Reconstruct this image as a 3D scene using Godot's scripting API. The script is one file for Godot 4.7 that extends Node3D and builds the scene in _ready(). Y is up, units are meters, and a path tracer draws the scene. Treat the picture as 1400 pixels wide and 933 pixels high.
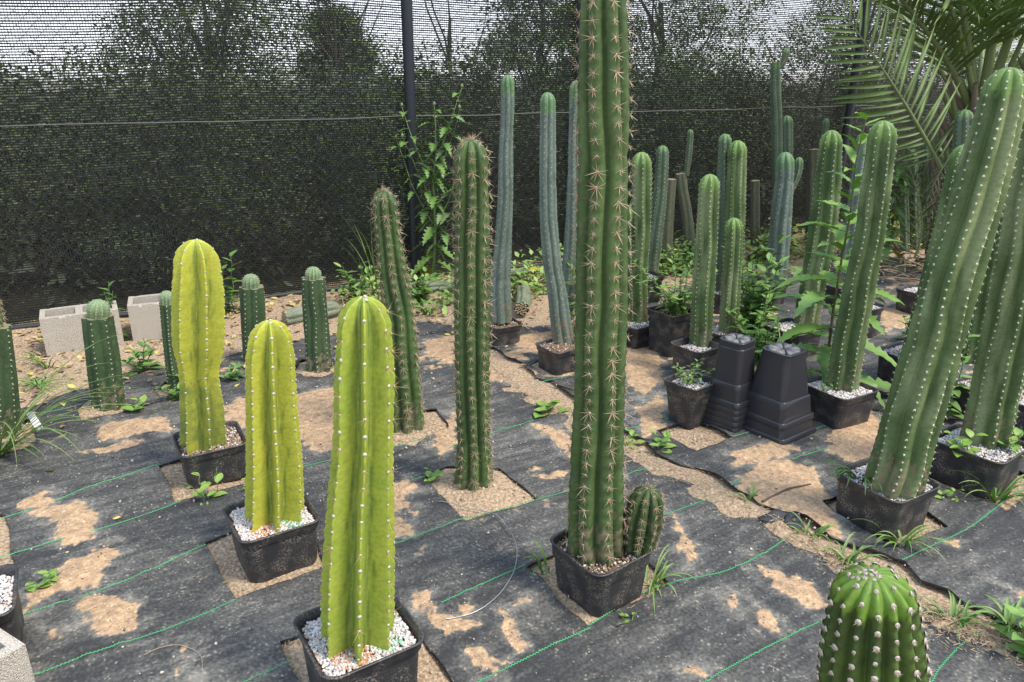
extends Node3D
# A cactus nursery plot: potted and planted columnar cacti on dusty weed cloth, a shade-net fence with trees behind.

const CACTI = {
	"yellow_front": ["yellow", 7, -1.447, [[-0.372, 0.180, 0.088], [-0.359, 0.332, 0.087], [-0.341, 0.530, 0.077], [-0.322, 0.713, 0.067], [-0.311, 0.850, 0.065], [-0.304, 0.956, 0.057], [-0.301, 1.033, 0.030]]],
	"yellow_mid": ["yellow", 7, -2.019, [[-0.746, 0.150, 0.092], [-0.728, 0.322, 0.086], [-0.715, 0.519, 0.076], [-0.702, 0.682, 0.070], [-0.695, 0.750, 0.059], [-0.694, 0.798, 0.031]]],
	"yellow_back": ["yellow", 6, -2.535, [[-1.178, 0.140, 0.084], [-1.161, 0.281, 0.079], [-1.152, 0.428, 0.071], [-1.138, 0.542, 0.090], [-1.111, 0.735, 0.088], [-1.101, 0.841, 0.077], [-1.094, 0.924, 0.043]]],
	"spiny_tall": ["spiny", 7, -1.857, [[0.247, 0.150, 0.082], [0.241, 0.318, 0.078], [0.237, 0.594, 0.070], [0.233, 0.887, 0.069], [0.224, 1.153, 0.065], [0.217, 1.379, 0.063], [0.210, 1.588, 0.055], [0.208, 1.679, 0.048], [0.206, 1.730, 0.028]]],
	"spiny_pup": ["spiny", 9, -1.857, [[0.370, 0.160, 0.047], [0.377, 0.225, 0.060], [0.385, 0.289, 0.057], [0.390, 0.349, 0.035]]],
	"spiny_mid": ["spiny", 8, -2.461, [[-0.144, 0.000, 0.075], [-0.143, 0.167, 0.061], [-0.142, 0.430, 0.062], [-0.137, 0.704, 0.062], [-0.133, 0.934, 0.060], [-0.132, 1.128, 0.055], [-0.134, 1.267, 0.033]]],
	"spiny_left": ["spiny", 7, -2.930, [[-0.461, 0.000, 0.080], [-0.464, 0.201, 0.075], [-0.470, 0.498, 0.067], [-0.483, 0.716, 0.059], [-0.497, 0.894, 0.049], [-0.500, 1.038, 0.029]]],
	"graft_a": ["dark", 7, -3.176, [[-1.888, 0.000, 0.072], [-1.877, 0.170, 0.071], [-1.868, 0.313, 0.070], [-1.860, 0.445, 0.066]]],
	"graft_a_cap": ["cap", 12, -3.176, [[-1.863, 0.428, 0.039], [-1.851, 0.473, 0.049], [-1.842, 0.520, 0.023]]],
	"graft_b": ["dark", 7, -3.330, [[-1.635, 0.000, 0.043], [-1.623, 0.221, 0.042], [-1.607, 0.458, 0.043]]],
	"graft_b_cap": ["cap", 12, -3.330, [[-1.612, 0.447, 0.031], [-1.610, 0.482, 0.034], [-1.604, 0.518, 0.017]]],
	"graft_c": ["dark", 7, -3.789, [[-1.399, 0.000, 0.068], [-1.385, 0.218, 0.067], [-1.374, 0.413, 0.064]]],
	"graft_c_cap": ["cap", 12, -3.789, [[-1.380, 0.401, 0.039], [-1.375, 0.441, 0.044], [-1.370, 0.481, 0.023]]],
	"graft_d": ["dark", 7, -3.628, [[-1.015, 0.000, 0.071], [-1.010, 0.151, 0.066], [-1.007, 0.349, 0.062], [-1.001, 0.503, 0.059]]],
	"graft_d_cap": ["cap", 12, -3.628, [[-1.002, 0.492, 0.031], [-0.999, 0.522, 0.040], [-0.996, 0.560, 0.022]]],
	"graft_e": ["dark", 7, -2.916, [[-2.211, 0.000, 0.061], [-2.168, 0.241, 0.056], [-2.134, 0.483, 0.051]]],
	"graft_e_cap": ["spiny", 9, -2.916, [[-2.135, 0.477, 0.021], [-2.135, 0.515, 0.033], [-2.127, 0.565, 0.027], [-2.121, 0.603, 0.012]]],
	"blue_a": ["blue", 7, -4.117, [[-0.064, 0.130, 0.066], [-0.067, 0.332, 0.061], [-0.049, 0.587, 0.049], [-0.036, 0.832, 0.044], [-0.031, 1.105, 0.039], [-0.023, 1.293, 0.037], [-0.023, 1.468, 0.023]]],
	"blue_b": ["blue", 7, -3.757, [[0.275, 0.130, 0.059], [0.243, 0.350, 0.052], [0.208, 0.547, 0.049], [0.186, 0.775, 0.046], [0.177, 1.065, 0.042], [0.174, 1.273, 0.039], [0.168, 1.387, 0.025]]],
	"blue_c": ["blue", 7, -4.205, [[0.321, 0.120, 0.052], [0.339, 0.440, 0.047], [0.347, 0.777, 0.041], [0.346, 1.098, 0.038], [0.343, 1.328, 0.036], [0.344, 1.439, 0.020]]],
	"pach_a": ["pach", 7, -4.103, [[0.734, 0.130, 0.059], [0.720, 0.379, 0.056], [0.718, 0.631, 0.057], [0.712, 0.873, 0.056], [0.696, 1.076, 0.035]]],
	"pach_b": ["pach", 7, -4.089, [[0.681, 0.130, 0.040], [0.664, 0.383, 0.039], [0.642, 0.634, 0.039], [0.634, 0.796, 0.024]]],
	"pach_c": ["bluegreen", 6, -5.098, [[0.977, 0.130, 0.052], [0.992, 0.381, 0.051], [1.006, 0.635, 0.048], [1.012, 0.831, 0.042], [1.004, 1.028, 0.024]]],
	"pach_d": ["pach", 7, -3.587, [[0.970, 0.150, 0.056], [0.963, 0.362, 0.057], [0.955, 0.625, 0.056], [0.947, 0.876, 0.051], [0.941, 1.021, 0.028]]],
	"pach_e": ["pach", 7, -3.845, [[1.183, 0.150, 0.054], [1.174, 0.325, 0.053], [1.166, 0.526, 0.050], [1.160, 0.663, 0.048], [1.150, 0.767, 0.027]]],
	"pach_f": ["pach", 7, -4.680, [[1.444, 0.130, 0.067], [1.419, 0.421, 0.068], [1.401, 0.747, 0.064], [1.389, 0.949, 0.059], [1.375, 1.093, 0.031]]],
	"pach_g": ["bluegreen", 7, -4.751, [[1.386, 0.130, 0.053], [1.360, 0.454, 0.050], [1.339, 0.782, 0.046], [1.328, 0.986, 0.043], [1.315, 1.127, 0.023]]],
	"cut_a": ["old", 5, -6.140, [[1.514, 0.000, 0.049], [1.456, 0.347, 0.049], [1.402, 0.575, 0.045], [1.373, 0.722, 0.045]]],
	"cut_a_pup": ["bluegreen", 6, -6.140, [[1.421, 0.716, 0.021], [1.425, 0.878, 0.029], [1.428, 0.992, 0.026], [1.422, 1.066, 0.015]]],
	"cut_c": ["old", 5, -5.692, [[1.216, 0.000, 0.046], [1.203, 0.428, 0.042], [1.204, 0.732, 0.039]]],
	"cut_b": ["old", 5, -6.567, [[2.190, 0.000, 0.043], [2.146, 0.400, 0.042], [2.123, 0.609, 0.041]]],
	"tall_cut": ["bluegreen", 5, -6.249, [[2.299, 0.000, 0.053], [2.238, 0.450, 0.052], [2.155, 1.042, 0.048], [2.103, 1.379, 0.044], [2.081, 1.570, 0.040]]],
	"tall_cut_pup": ["bluegreen", 6, -6.249, [[2.124, 1.543, 0.023], [2.147, 1.597, 0.029], [2.155, 1.672, 0.017]]],
	"tall_side": ["bluegreen", 6, -6.249, [[2.324, 0.000, 0.063], [2.281, 0.450, 0.055], [2.254, 0.868, 0.048], [2.217, 1.167, 0.027]]],
	"blue_d": ["blue", 7, -4.900, [[1.794, 0.130, 0.075], [1.790, 0.373, 0.071], [1.780, 0.618, 0.068], [1.770, 0.855, 0.059], [1.757, 1.003, 0.033]]],
	"blue_d_pup": ["bluegreen", 6, -4.900, [[1.816, 0.752, 0.022], [1.844, 0.832, 0.026], [1.854, 0.902, 0.028], [1.850, 0.971, 0.016]]],
	"old_stub": ["old", 5, -6.448, [[2.651, 0.000, 0.058], [2.601, 0.419, 0.054], [2.556, 0.886, 0.049]]],
	"old_stub_pup": ["bluegreen", 6, -6.448, [[2.610, 0.850, 0.025], [2.618, 0.970, 0.031], [2.620, 1.135, 0.018]]],
	"pach_h": ["pach", 7, -4.004, [[1.668, 0.140, 0.071], [1.679, 0.363, 0.071], [1.688, 0.651, 0.074], [1.685, 0.926, 0.068], [1.672, 1.096, 0.059], [1.661, 1.196, 0.032]]],
	"blue_e": ["blue", 6, -4.824, [[2.236, 0.130, 0.054], [2.228, 0.439, 0.053], [2.220, 0.772, 0.047], [2.212, 1.001, 0.042], [2.206, 1.126, 0.023]]],
	"pach_i": ["pach", 7, -3.067, [[1.478, 0.150, 0.072], [1.477, 0.352, 0.069], [1.485, 0.585, 0.066], [1.490, 0.807, 0.061], [1.486, 1.019, 0.060], [1.481, 1.179, 0.056], [1.471, 1.292, 0.032]]],
	"pach_main": ["pach", 8, -2.206, [[1.293, 0.150, 0.092], [1.306, 0.326, 0.089], [1.325, 0.561, 0.084], [1.345, 0.804, 0.079], [1.366, 1.032, 0.074], [1.380, 1.245, 0.068], [1.387, 1.386, 0.060], [1.389, 1.479, 0.033]]],
	"pach_behind": ["pach", 7, -3.424, [[1.989, 0.140, 0.072], [2.007, 0.337, 0.071], [2.022, 0.592, 0.069], [2.029, 0.835, 0.068], [2.033, 1.034, 0.060], [2.028, 1.170, 0.033]]],
	"pach_top": ["bluegreen", 7, -5.184, [[3.147, 0.140, 0.068], [3.114, 0.519, 0.069], [3.068, 0.919, 0.067], [3.044, 1.111, 0.062], [3.021, 1.253, 0.034]]],
	"pach_right": ["pach", 8, -2.552, [[1.810, 0.150, 0.087], [1.807, 0.333, 0.085], [1.797, 0.621, 0.082], [1.782, 0.915, 0.079], [1.767, 1.164, 0.076], [1.759, 1.330, 0.070], [1.743, 1.477, 0.038]]],
	"pach_gap": ["pach", 7, -3.444, [[2.279, 0.140, 0.069], [2.267, 0.405, 0.066], [2.255, 0.658, 0.062], [2.245, 0.865, 0.058], [2.228, 1.065, 0.033]]],
	"far_a": ["bluegreen", 6, -6.597, [[3.645, 0.000, 0.046], [3.549, 0.459, 0.042], [3.491, 0.743, 0.038], [3.472, 0.848, 0.025]]],
	"far_b": ["bluegreen", 6, -6.659, [[3.783, 0.000, 0.047], [3.681, 0.514, 0.042], [3.616, 0.830, 0.038], [3.595, 0.942, 0.025]]],
	"far_c": ["bluegreen", 6, -6.597, [[3.857, 0.000, 0.050], [3.756, 0.523, 0.045], [3.714, 0.774, 0.041], [3.693, 0.885, 0.025]]],
	"far_d": ["bluegreen", 6, -6.537, [[3.523, -0.000, 0.039], [3.456, 0.340, 0.039], [3.418, 0.519, 0.035], [3.400, 0.619, 0.022]]],
	"golden": ["golden", 15, -1.130, [[0.797, 0.000, 0.121], [0.717, 0.229, 0.107], [0.696, 0.357, 0.099], [0.677, 0.475, 0.085], [0.667, 0.535, 0.076], [0.656, 0.602, 0.053]]],
}

const SHEET_A = [[-4.041, -2.594], [-2.936, -2.780], [-2.261, -3.176], [-2.152, -3.348], [-1.918, -3.618], [-1.607, -3.812], [-1.200, -4.101], [-0.651, -4.492], [-0.363, -4.373], [-0.249, -3.952], [-0.124, -3.649], [0.122, -3.243], [0.321, -2.945], [0.484, -2.703], [0.689, -2.455], [0.901, -2.180], [0.993, -2.031], [1.073, -1.894], [1.180, -1.743], [1.233, -1.707], [1.296, -1.658], [1.388, -1.562], [1.524, -1.395], [1.615, -0.936], [0.000, -0.526], [-1.352, -0.526], [-2.756, -1.341]]
const SHEET_B = [[1.587, -1.428], [1.463, -1.616], [1.382, -1.728], [1.347, -1.807], [1.325, -1.877], [1.234, -1.993], [1.090, -2.095], [1.036, -2.207], [0.900, -2.338], [0.722, -2.594], [0.530, -2.847], [0.219, -3.421], [-0.041, -3.858], [-0.191, -4.050], [-0.045, -4.288], [0.462, -4.461], [0.952, -5.180], [1.444, -5.467], [1.974, -5.738], [2.781, -6.140], [3.251, -5.738], [4.277, -5.883], [5.806, -5.738], [6.882, -4.779], [4.929, -2.280], [2.522, -1.575]]
const HOLES_A = [
	[[-0.629, -1.629], [-0.473, -1.373], [-0.144, -1.475], [-0.305, -1.753]],
	[[-1.015, -2.095], [-0.812, -1.807], [-0.580, -1.966], [-0.786, -2.328]],
	[[-1.402, -2.612], [-1.210, -2.338], [-1.002, -2.482], [-1.180, -2.813]],
	[[0.041, -1.963], [0.215, -1.695], [0.473, -1.887], [0.338, -2.180]],
	[[-0.342, -2.509], [-0.157, -2.220], [0.093, -2.362], [-0.052, -2.583], [-0.260, -2.594]],
	[[-0.542, -2.728], [-0.411, -2.813], [-0.274, -2.916], [-0.346, -3.143], [-0.596, -3.049]],
	[[-2.008, -3.127], [-1.925, -3.011], [-1.770, -3.096], [-1.892, -3.295], [-2.026, -3.260]],
	[[-2.164, -2.328], [-1.785, -2.257], [-1.595, -2.004], [-1.385, -1.716], [-1.229, -1.492], [-1.135, -1.321], [-1.465, -1.321]],
	[[-1.140, -3.577], [-0.973, -3.517], [-0.913, -3.618], [-0.979, -3.789], [-1.145, -3.767]],
	[[-1.720, -3.312], [-1.528, -3.243], [-1.579, -3.421], [-1.752, -3.459]],
	[[-2.233, -2.780], [-2.004, -2.806], [-2.150, -3.026], [-2.374, -2.989]]]
const STITCH_A = [
	[[-2.472, -2.989], [-2.150, -3.103], [-2.035, -3.201], [-1.892, -3.330]],
	[[-1.845, -2.171], [-1.755, -2.257], [-1.606, -2.418], [-1.399, -2.612]],
	[[-1.133, -2.847], [-0.976, -2.989], [-0.781, -3.143]],
	[[-1.671, -1.985], [-1.586, -2.035], [-1.394, -2.167], [-1.195, -2.333]],
	[[-0.837, -2.594], [-0.542, -2.728], [-0.411, -2.813], [-0.255, -2.916]],
	[[-1.454, -1.692], [-1.402, -1.740], [-1.250, -1.836], [-1.123, -1.955], [-1.006, -2.079]],
	[[-0.670, -2.328], [-0.448, -2.445], [-0.284, -2.548]],
	[[-1.361, -1.415], [-1.232, -1.497], [-1.106, -1.575], [-0.992, -1.643], [-0.896, -1.731], [-0.812, -1.807]],
	[[-0.576, -1.948], [-0.394, -2.087], [-0.249, -2.171], [-0.090, -2.261], [0.053, -2.338], [0.204, -2.413], [0.425, -2.537], [0.598, -2.630]],
	[[-0.730, -1.451], [-0.663, -1.497], [-0.573, -1.557]],
	[[-0.233, -1.765], [-0.131, -1.836], [0.041, -1.963]],
	[[0.336, -2.167], [0.528, -2.261], [0.760, -2.388]],
	[[-0.180, -1.424], [-0.078, -1.497], [0.069, -1.594], [0.215, -1.692]],
	[[0.215, -1.692], [0.368, -1.816], [0.516, -1.901], [0.649, -1.937], [0.772, -2.004], [0.931, -2.124]],
	[[0.357, -1.406], [0.504, -1.497], [0.665, -1.594], [0.790, -1.669], [0.889, -1.722]],
	[[0.937, -1.373], [1.068, -1.497], [1.108, -1.537], [1.202, -1.607], [1.298, -1.660]],
	[[-0.300, -2.716], [-0.125, -2.847], [0.092, -3.011]]]
const HOLES_B = [
	[[1.114, -2.328], [1.234, -2.071], [1.491, -2.180], [1.432, -2.509]],
	[[0.098, -3.702], [0.158, -3.537], [0.380, -3.577], [0.426, -3.812], [0.290, -3.952]],
	[[1.578, -2.509], [1.753, -2.271], [2.003, -2.482], [1.908, -2.747]],
	[[0.622, -2.902], [0.756, -2.716], [0.936, -2.847], [0.822, -3.026]]]
const STITCH_B = [
	[[0.820, -2.439], [0.923, -2.526], [1.039, -2.594], [1.159, -2.654], [1.340, -2.767]],
	[[1.239, -1.989], [1.340, -2.055], [1.509, -2.154], [1.672, -2.257], [1.893, -2.398], [2.251, -2.594]],
	[[0.102, -3.421], [0.225, -3.517], [0.340, -3.597], [0.506, -3.680]],
	[[0.477, -2.930], [0.601, -2.967], [0.764, -3.064]],
	[[1.555, -2.974], [1.704, -3.049], [1.989, -3.243], [2.291, -3.403], [2.706, -3.649]],
	[[0.936, -2.847], [1.159, -2.952], [1.269, -2.902], [1.512, -3.026]],
	[[2.004, -3.143], [2.274, -3.312], [2.608, -3.498]]]
const PATCHES = [
	[[-1.709, -2.266], [-1.644, -2.318], [-1.570, -2.318], [-1.565, -2.352], [-1.469, -2.266], [-1.416, -2.180], [-1.409, -2.112], [-1.428, -2.075], [-1.497, -2.095], [-1.566, -2.180], [-1.638, -2.243]],
	[[-1.407, -1.740], [-1.427, -1.836], [-1.400, -1.887], [-1.426, -1.955], [-1.368, -2.035], [-1.337, -2.095], [-1.264, -2.016], [-1.260, -1.963], [-1.277, -1.933], [-1.261, -1.877], [-1.317, -1.850], [-1.371, -1.800]],
	[[-1.287, -1.797], [-1.253, -1.836], [-1.157, -1.820], [-1.120, -1.771], [-1.091, -1.771], [-1.048, -1.716], [-1.044, -1.649], [-1.090, -1.641], [-1.143, -1.669], [-1.212, -1.728]],
	[[-1.290, -1.663], [-1.257, -1.669], [-1.243, -1.638], [-1.265, -1.635]],
	[[-0.299, -1.823], [-0.255, -1.836], [-0.215, -1.778], [-0.226, -1.740], [-0.155, -1.710], [-0.092, -1.692], [-0.180, -1.641], [-0.231, -1.710]],
	[[-0.171, -1.790], [-0.129, -1.797], [-0.114, -1.753], [-0.162, -1.728]],
	[[-0.036, -1.753], [0.004, -1.713], [0.038, -1.624], [0.029, -1.597], [-0.020, -1.652]],
	[[0.009, -1.816], [0.039, -1.803], [0.030, -1.774], [0.006, -1.790]],
	[[-0.126, -1.613], [-0.078, -1.589], [-0.035, -1.560], [-0.040, -1.524], [-0.076, -1.521], [-0.106, -1.562]],
	[[-0.481, -2.461], [-0.392, -2.504], [-0.346, -2.439], [-0.388, -2.388], [-0.369, -2.328], [-0.425, -2.261]],
	[[-0.435, -2.243], [-0.366, -2.225], [-0.342, -2.154], [-0.402, -2.124]],
	[[-0.368, -2.280], [-0.331, -2.271], [-0.342, -2.234]],
	[[0.762, -2.012], [0.803, -1.944], [0.876, -1.905], [0.910, -1.877], [0.934, -1.771], [0.904, -1.740], [0.839, -1.803], [0.777, -1.877]],
	[[0.682, -1.753], [0.728, -1.759], [0.742, -1.669], [0.697, -1.669]],
	[[0.643, -1.826], [0.675, -1.816], [0.654, -1.771], [0.630, -1.778]],
	[[0.567, -2.261], [0.582, -2.163], [0.599, -1.985], [0.564, -1.977], [0.551, -2.087]],
	[[0.443, -1.544], [0.485, -1.544], [0.511, -1.509], [0.451, -1.509]],
	[[-0.910, -1.616], [-0.881, -1.624], [-0.875, -1.581]],
	[[-0.897, -1.499], [-0.873, -1.529], [-0.837, -1.499]],
	[[0.081, -2.974], [0.254, -2.902], [0.388, -2.703], [0.425, -2.537], [0.289, -2.594], [0.184, -2.780]],
	[[-1.084, -3.312], [-0.841, -3.421], [-0.679, -3.143], [-0.655, -2.847], [-0.777, -2.703], [-0.936, -2.847]],
	[[-1.817, -2.860], [-1.797, -3.004], [-1.548, -3.049], [-1.478, -2.916], [-1.623, -2.847], [-1.733, -2.820]],
	[[-1.794, -2.328], [-1.733, -2.403], [-1.658, -2.338], [-1.738, -2.280]],
	[[-0.232, -3.649], [-0.039, -3.723], [0.152, -3.577], [0.000, -3.498], [-0.184, -3.459]],
	[[-1.358, -3.143], [-1.261, -3.312], [-1.051, -3.260], [-1.041, -2.989], [-1.210, -2.916]],
	[[-0.530, -4.050], [-0.265, -4.247], [-0.165, -3.928], [-0.235, -3.702], [-0.440, -3.789]],
	[[-0.350, -2.916], [-0.255, -3.143], [-0.229, -2.780], [-0.297, -2.684]],
	[[0.848, -4.050], [0.764, -3.498], [0.632, -3.269], [0.573, -3.597], [0.648, -3.988]],
	[[0.577, -3.143], [0.728, -3.312], [0.669, -2.916], [0.562, -2.847]],
	[[0.870, -2.509], [1.059, -2.654], [1.183, -2.594], [1.161, -2.328], [1.053, -2.124], [0.934, -2.280], [0.832, -2.377]],
	[[0.900, -2.716], [1.110, -2.806], [1.211, -2.747], [1.055, -2.642], [0.866, -2.594]],
	[[1.494, -3.143], [1.664, -3.143], [1.621, -2.780], [1.385, -2.594], [1.290, -2.716]],
	[[0.924, -2.328], [1.135, -2.328], [1.094, -2.103], [1.004, -2.124]],
	[[1.434, -2.103], [1.487, -2.112], [1.450, -2.063]],
	[[1.497, -1.843], [1.532, -1.850], [1.519, -1.823], [1.484, -1.816]],
	[[-0.043, -4.153], [0.265, -4.247], [0.424, -4.050], [0.082, -3.928]],
	[[2.395, -4.696], [2.679, -4.779], [2.504, -4.388], [2.255, -4.247]],
	[[2.318, -3.269], [2.487, -3.312], [2.377, -3.143], [2.251, -3.103]]]

var tone := 1.0              # one plant darker than its kin
var greener := 0.4           # yellow cacti: how far the skin has gone green
var old_growth := 0.0        # and the share of the height that is old grey-green growth
var rng := RandomNumberGenerator.new()
var M := {}
var taken := {}
var spare := {}
var lump := FastNoiseLite.new()
var wide := FastNoiseLite.new()
var crease := FastNoiseLite.new()
const CLOTH_DIR := 0.56      # the cloth's weave runs along (cos, -sin) of this angle

# ---------------------------------------------------------------- helpers
func numbered(n: String, parent: Node) -> String:
	var key = str(parent.get_instance_id()) + n
	if not taken.has(key):
		taken[key] = 0
		return n
	taken[key] += 1
	return "%s_%03d" % [n, taken[key]]

func thing(called: String, label: String, category: String, at := Vector3.ZERO, turn := 0.0, group := "") -> Node3D:
	var o := Node3D.new()
	o.name = numbered(called, self)
	add_child(o, true)
	o.position = at
	o.rotation.y = turn
	o.set_meta("label", label)
	o.set_meta("category", category)
	if group != "":
		o.set_meta("group", group)
	return o

func put(called: String, mesh: Mesh, m: Material, parent: Node, xf := Transform3D.IDENTITY, kind := "") -> MeshInstance3D:
	var o := MeshInstance3D.new()
	o.mesh = mesh
	if m != null:
		o.material_override = m
	o.name = numbered(called, parent)
	parent.add_child(o, true)
	o.transform = xf
	if kind != "":
		o.set_meta("kind", kind)
	return o

func many(called: String, mesh: Mesh, m: Material, parent: Node, xfs: Array, cols: Array) -> MultiMeshInstance3D:
	var mm := MultiMesh.new()
	mm.transform_format = MultiMesh.TRANSFORM_3D
	mm.use_colors = true
	mm.mesh = mesh
	mm.instance_count = xfs.size()
	for i in xfs.size():
		mm.set_instance_transform(i, xfs[i])
		mm.set_instance_color(i, cols[i])
	var o := MultiMeshInstance3D.new()
	o.multimesh = mm
	o.material_override = m
	o.name = numbered(called, parent)
	parent.add_child(o, true)
	o.set_meta("kind", "stuff")
	return o

func tris(V: PackedVector3Array, N: PackedVector3Array, I: PackedInt32Array, C = null, U = null) -> ArrayMesh:
	var a := []
	a.resize(Mesh.ARRAY_MAX)
	a[Mesh.ARRAY_VERTEX] = V
	a[Mesh.ARRAY_NORMAL] = N
	a[Mesh.ARRAY_INDEX] = I
	if C != null:
		a[Mesh.ARRAY_COLOR] = C
	if U != null:
		a[Mesh.ARRAY_TEX_UV] = U
	var m := ArrayMesh.new()
	m.add_surface_from_arrays(Mesh.PRIMITIVE_TRIANGLES, a)
	return m

# rows of points; clockwise fronts face outward when columns run counter-clockwise seen from above and rows run up
func loft(rows: Array, closed := true, C = null) -> ArrayMesh:
	var V := PackedVector3Array()
	var n: int = rows[0].size()
	for r in rows:
		for p in r:
			V.append(p)
	var I := PackedInt32Array()
	var last := n if closed else n - 1
	for i in rows.size() - 1:
		for j in last:
			var a := i * n + j
			var b := i * n + (j + 1) % n
			var c := b + n
			var d := a + n
			I.append_array([a, d, c, a, c, b])
	return tris(V, smooth(V, I), I, C)

func smooth(V: PackedVector3Array, I: PackedInt32Array) -> PackedVector3Array:
	var N := PackedVector3Array()
	N.resize(V.size())
	for k in range(0, I.size(), 3):
		var a := V[I[k]]
		var f := (V[I[k + 2]] - a).cross(V[I[k + 1]] - a)
		N[I[k]] += f
		N[I[k + 1]] += f
		N[I[k + 2]] += f
	for i in N.size():
		N[i] = N[i].normalized() if N[i].length_squared() > 1e-20 else Vector3.UP
	return N

func tube(pts: Array, r0: float, r1: float, sides := 6) -> ArrayMesh:
	var rows := []
	var n := pts.size()
	for i in n:
		var t: Vector3 = (pts[mini(i + 1, n - 1)] - pts[maxi(i - 1, 0)]).normalized()
		var x := t.cross(Vector3(0.31, 0.2, 0.93)).normalized()
		if t.cross(Vector3(0.31, 0.2, 0.93)).length() < 0.05:
			x = t.cross(Vector3.RIGHT).normalized()
		var z := x.cross(t)
		var r := lerpf(r0, r1, float(i) / maxf(n - 1, 1))
		var row := []
		for k in sides:
			var an := TAU * k / sides
			row.append(pts[i] + (x * cos(an) - z * sin(an)) * r)
		rows.append(row)
	return loft(rows)

func noise(f: float, seed_: int, oct := 3) -> FastNoiseLite:
	var n := FastNoiseLite.new()
	n.seed = seed_
	n.frequency = f
	n.fractal_octaves = oct
	n.noise_type = FastNoiseLite.TYPE_SIMPLEX_SMOOTH
	return n

func noise_tex(size: int, f: float, seed_: int, oct: int, lo: Color, hi: Color, normal := false, strength := 4.0) -> ImageTexture:
	var n := noise(f, seed_, oct)
	var im := n.get_seamless_image(size, size)
	im.convert(Image.FORMAT_RGB8)
	if normal:
		im.bump_map_to_normal_map(strength)
		return ImageTexture.create_from_image(im)
	var d := im.get_data()
	for i in range(0, d.size(), 3):
		var t := d[i] / 255.0
		var c := lo.lerp(hi, t)
		d[i] = int(c.r * 255)
		d[i + 1] = int(c.g * 255)
		d[i + 2] = int(c.b * 255)
	return ImageTexture.create_from_image(Image.create_from_data(size, size, false, Image.FORMAT_RGB8, d))

func mat(c: Color, rough := 0.8, vcol := false) -> StandardMaterial3D:
	var m := StandardMaterial3D.new()
	m.albedo_color = c.linear_to_srgb()
	m.roughness = rough
	m.vertex_color_use_as_albedo = vcol
	return m

func plane_tex(m: StandardMaterial3D, t: Texture2D, scale_: float, world := false) -> StandardMaterial3D:
	m.albedo_texture = t
	m.uv1_triplanar = true
	m.uv1_world_triplanar = world
	m.uv1_scale = Vector3.ONE * scale_
	return m

func rise(x: float, z: float) -> float:      # the lie of the land
	return 0.010 * wide.get_noise_2d(x, z)

func earth(x: float, z: float) -> float:
	var y := rise(x, z) - 0.016 + 0.010 * lump.get_noise_2d(x, z)
	var f := fence_gap(x, z)
	y += 0.06 * smoothstep(1.3, 0.2, f) * (0.7 + 0.6 * wide.get_noise_2d(x * 2.0 + 9.0, z * 2.0))
	y += 0.040 * exp(-pow(seam_gap(x, z) / 0.085, 2.0)) * (0.62 + 0.9 * lump.get_noise_2d(x + 40.0, z))
	for c in MOUNDS:          # earth heaped round the stems that grow in the ground
		var dx: float = x - c[0]
		var dz: float = z - c[1]
		y += c[2] * exp(-(dx * dx + dz * dz) / (c[3] * c[3]))
	return y

const MOUNDS := [[-0.137, -2.44, 0.030, 0.13], [-0.46, -2.90, 0.030, 0.15], [-1.96, -3.16, 0.022, 0.12], [-1.70, -3.32, 0.02, 0.1], [-1.02, -3.60, 0.02, 0.12], [0.262, -1.86, 0.010, 0.16], [-0.76, -2.02, 0.010, 0.17], [0.25, -3.66, 0.02, 0.16]]
func cloth(x: float, z: float) -> float:
	var u := x * cos(CLOTH_DIR) - z * sin(CLOTH_DIR)
	var v := x * sin(CLOTH_DIR) + z * cos(CLOTH_DIR)
	var c := crease.get_noise_2d(u * 1.5, v * 7.0)
	return rise(x, z) + 0.007 * smoothstep(-0.01, 0.05, sand_on(x, z)) + 0.0035 + 0.009 * c + 0.010 * maxf(0.0, crease.get_noise_2d(u * 8.0 + 50.0, v * 2.2) - 0.2)

var sand_sd := PackedFloat32Array()
const SAND_N := 1000
func sand_on(x: float, z: float) -> float:    # metres inside (or outside, negative) the nearest drift of sand
	var i := int((x - TX0) / TSPAN * SAND_N)
	var j := int((z - TZ0) / TSPAN * SAND_N)
	if i < 0 or j < 0 or i >= SAND_N or j >= SAND_N:
		return -0.2
	return sand_sd[j * SAND_N + i]

const F0 := Vector2(-2.985, -4.22)
const F1 := Vector2(3.136, -7.339)
func fence_gap(x: float, z: float) -> float:  # metres in front of the fence line
	var d := (F1 - F0).normalized()
	var n := Vector2(-d.y, d.x)
	return (Vector2(x, z) - F0).dot(n)

func fence_at(s: float, back := 0.0) -> Vector3:
	var d := (F1 - F0).normalized()
	var n := Vector2(-d.y, d.x)
	var p := F0 + d * s - n * back
	return Vector3(p.x, 0, p.y)

var seam := PackedVector2Array()
func seam_gap(x: float, z: float) -> float:
	var p := Vector2(x, z)
	var best := 9.0
	for i in seam.size() - 1:
		best = minf(best, Geometry2D.get_closest_point_to_segment(p, seam[i], seam[i + 1]).distance_to(p))
	return best

func ramp(a: Color, b: Color, t: float) -> Color:
	return a.lerp(b, clampf(t, 0, 1))

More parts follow.
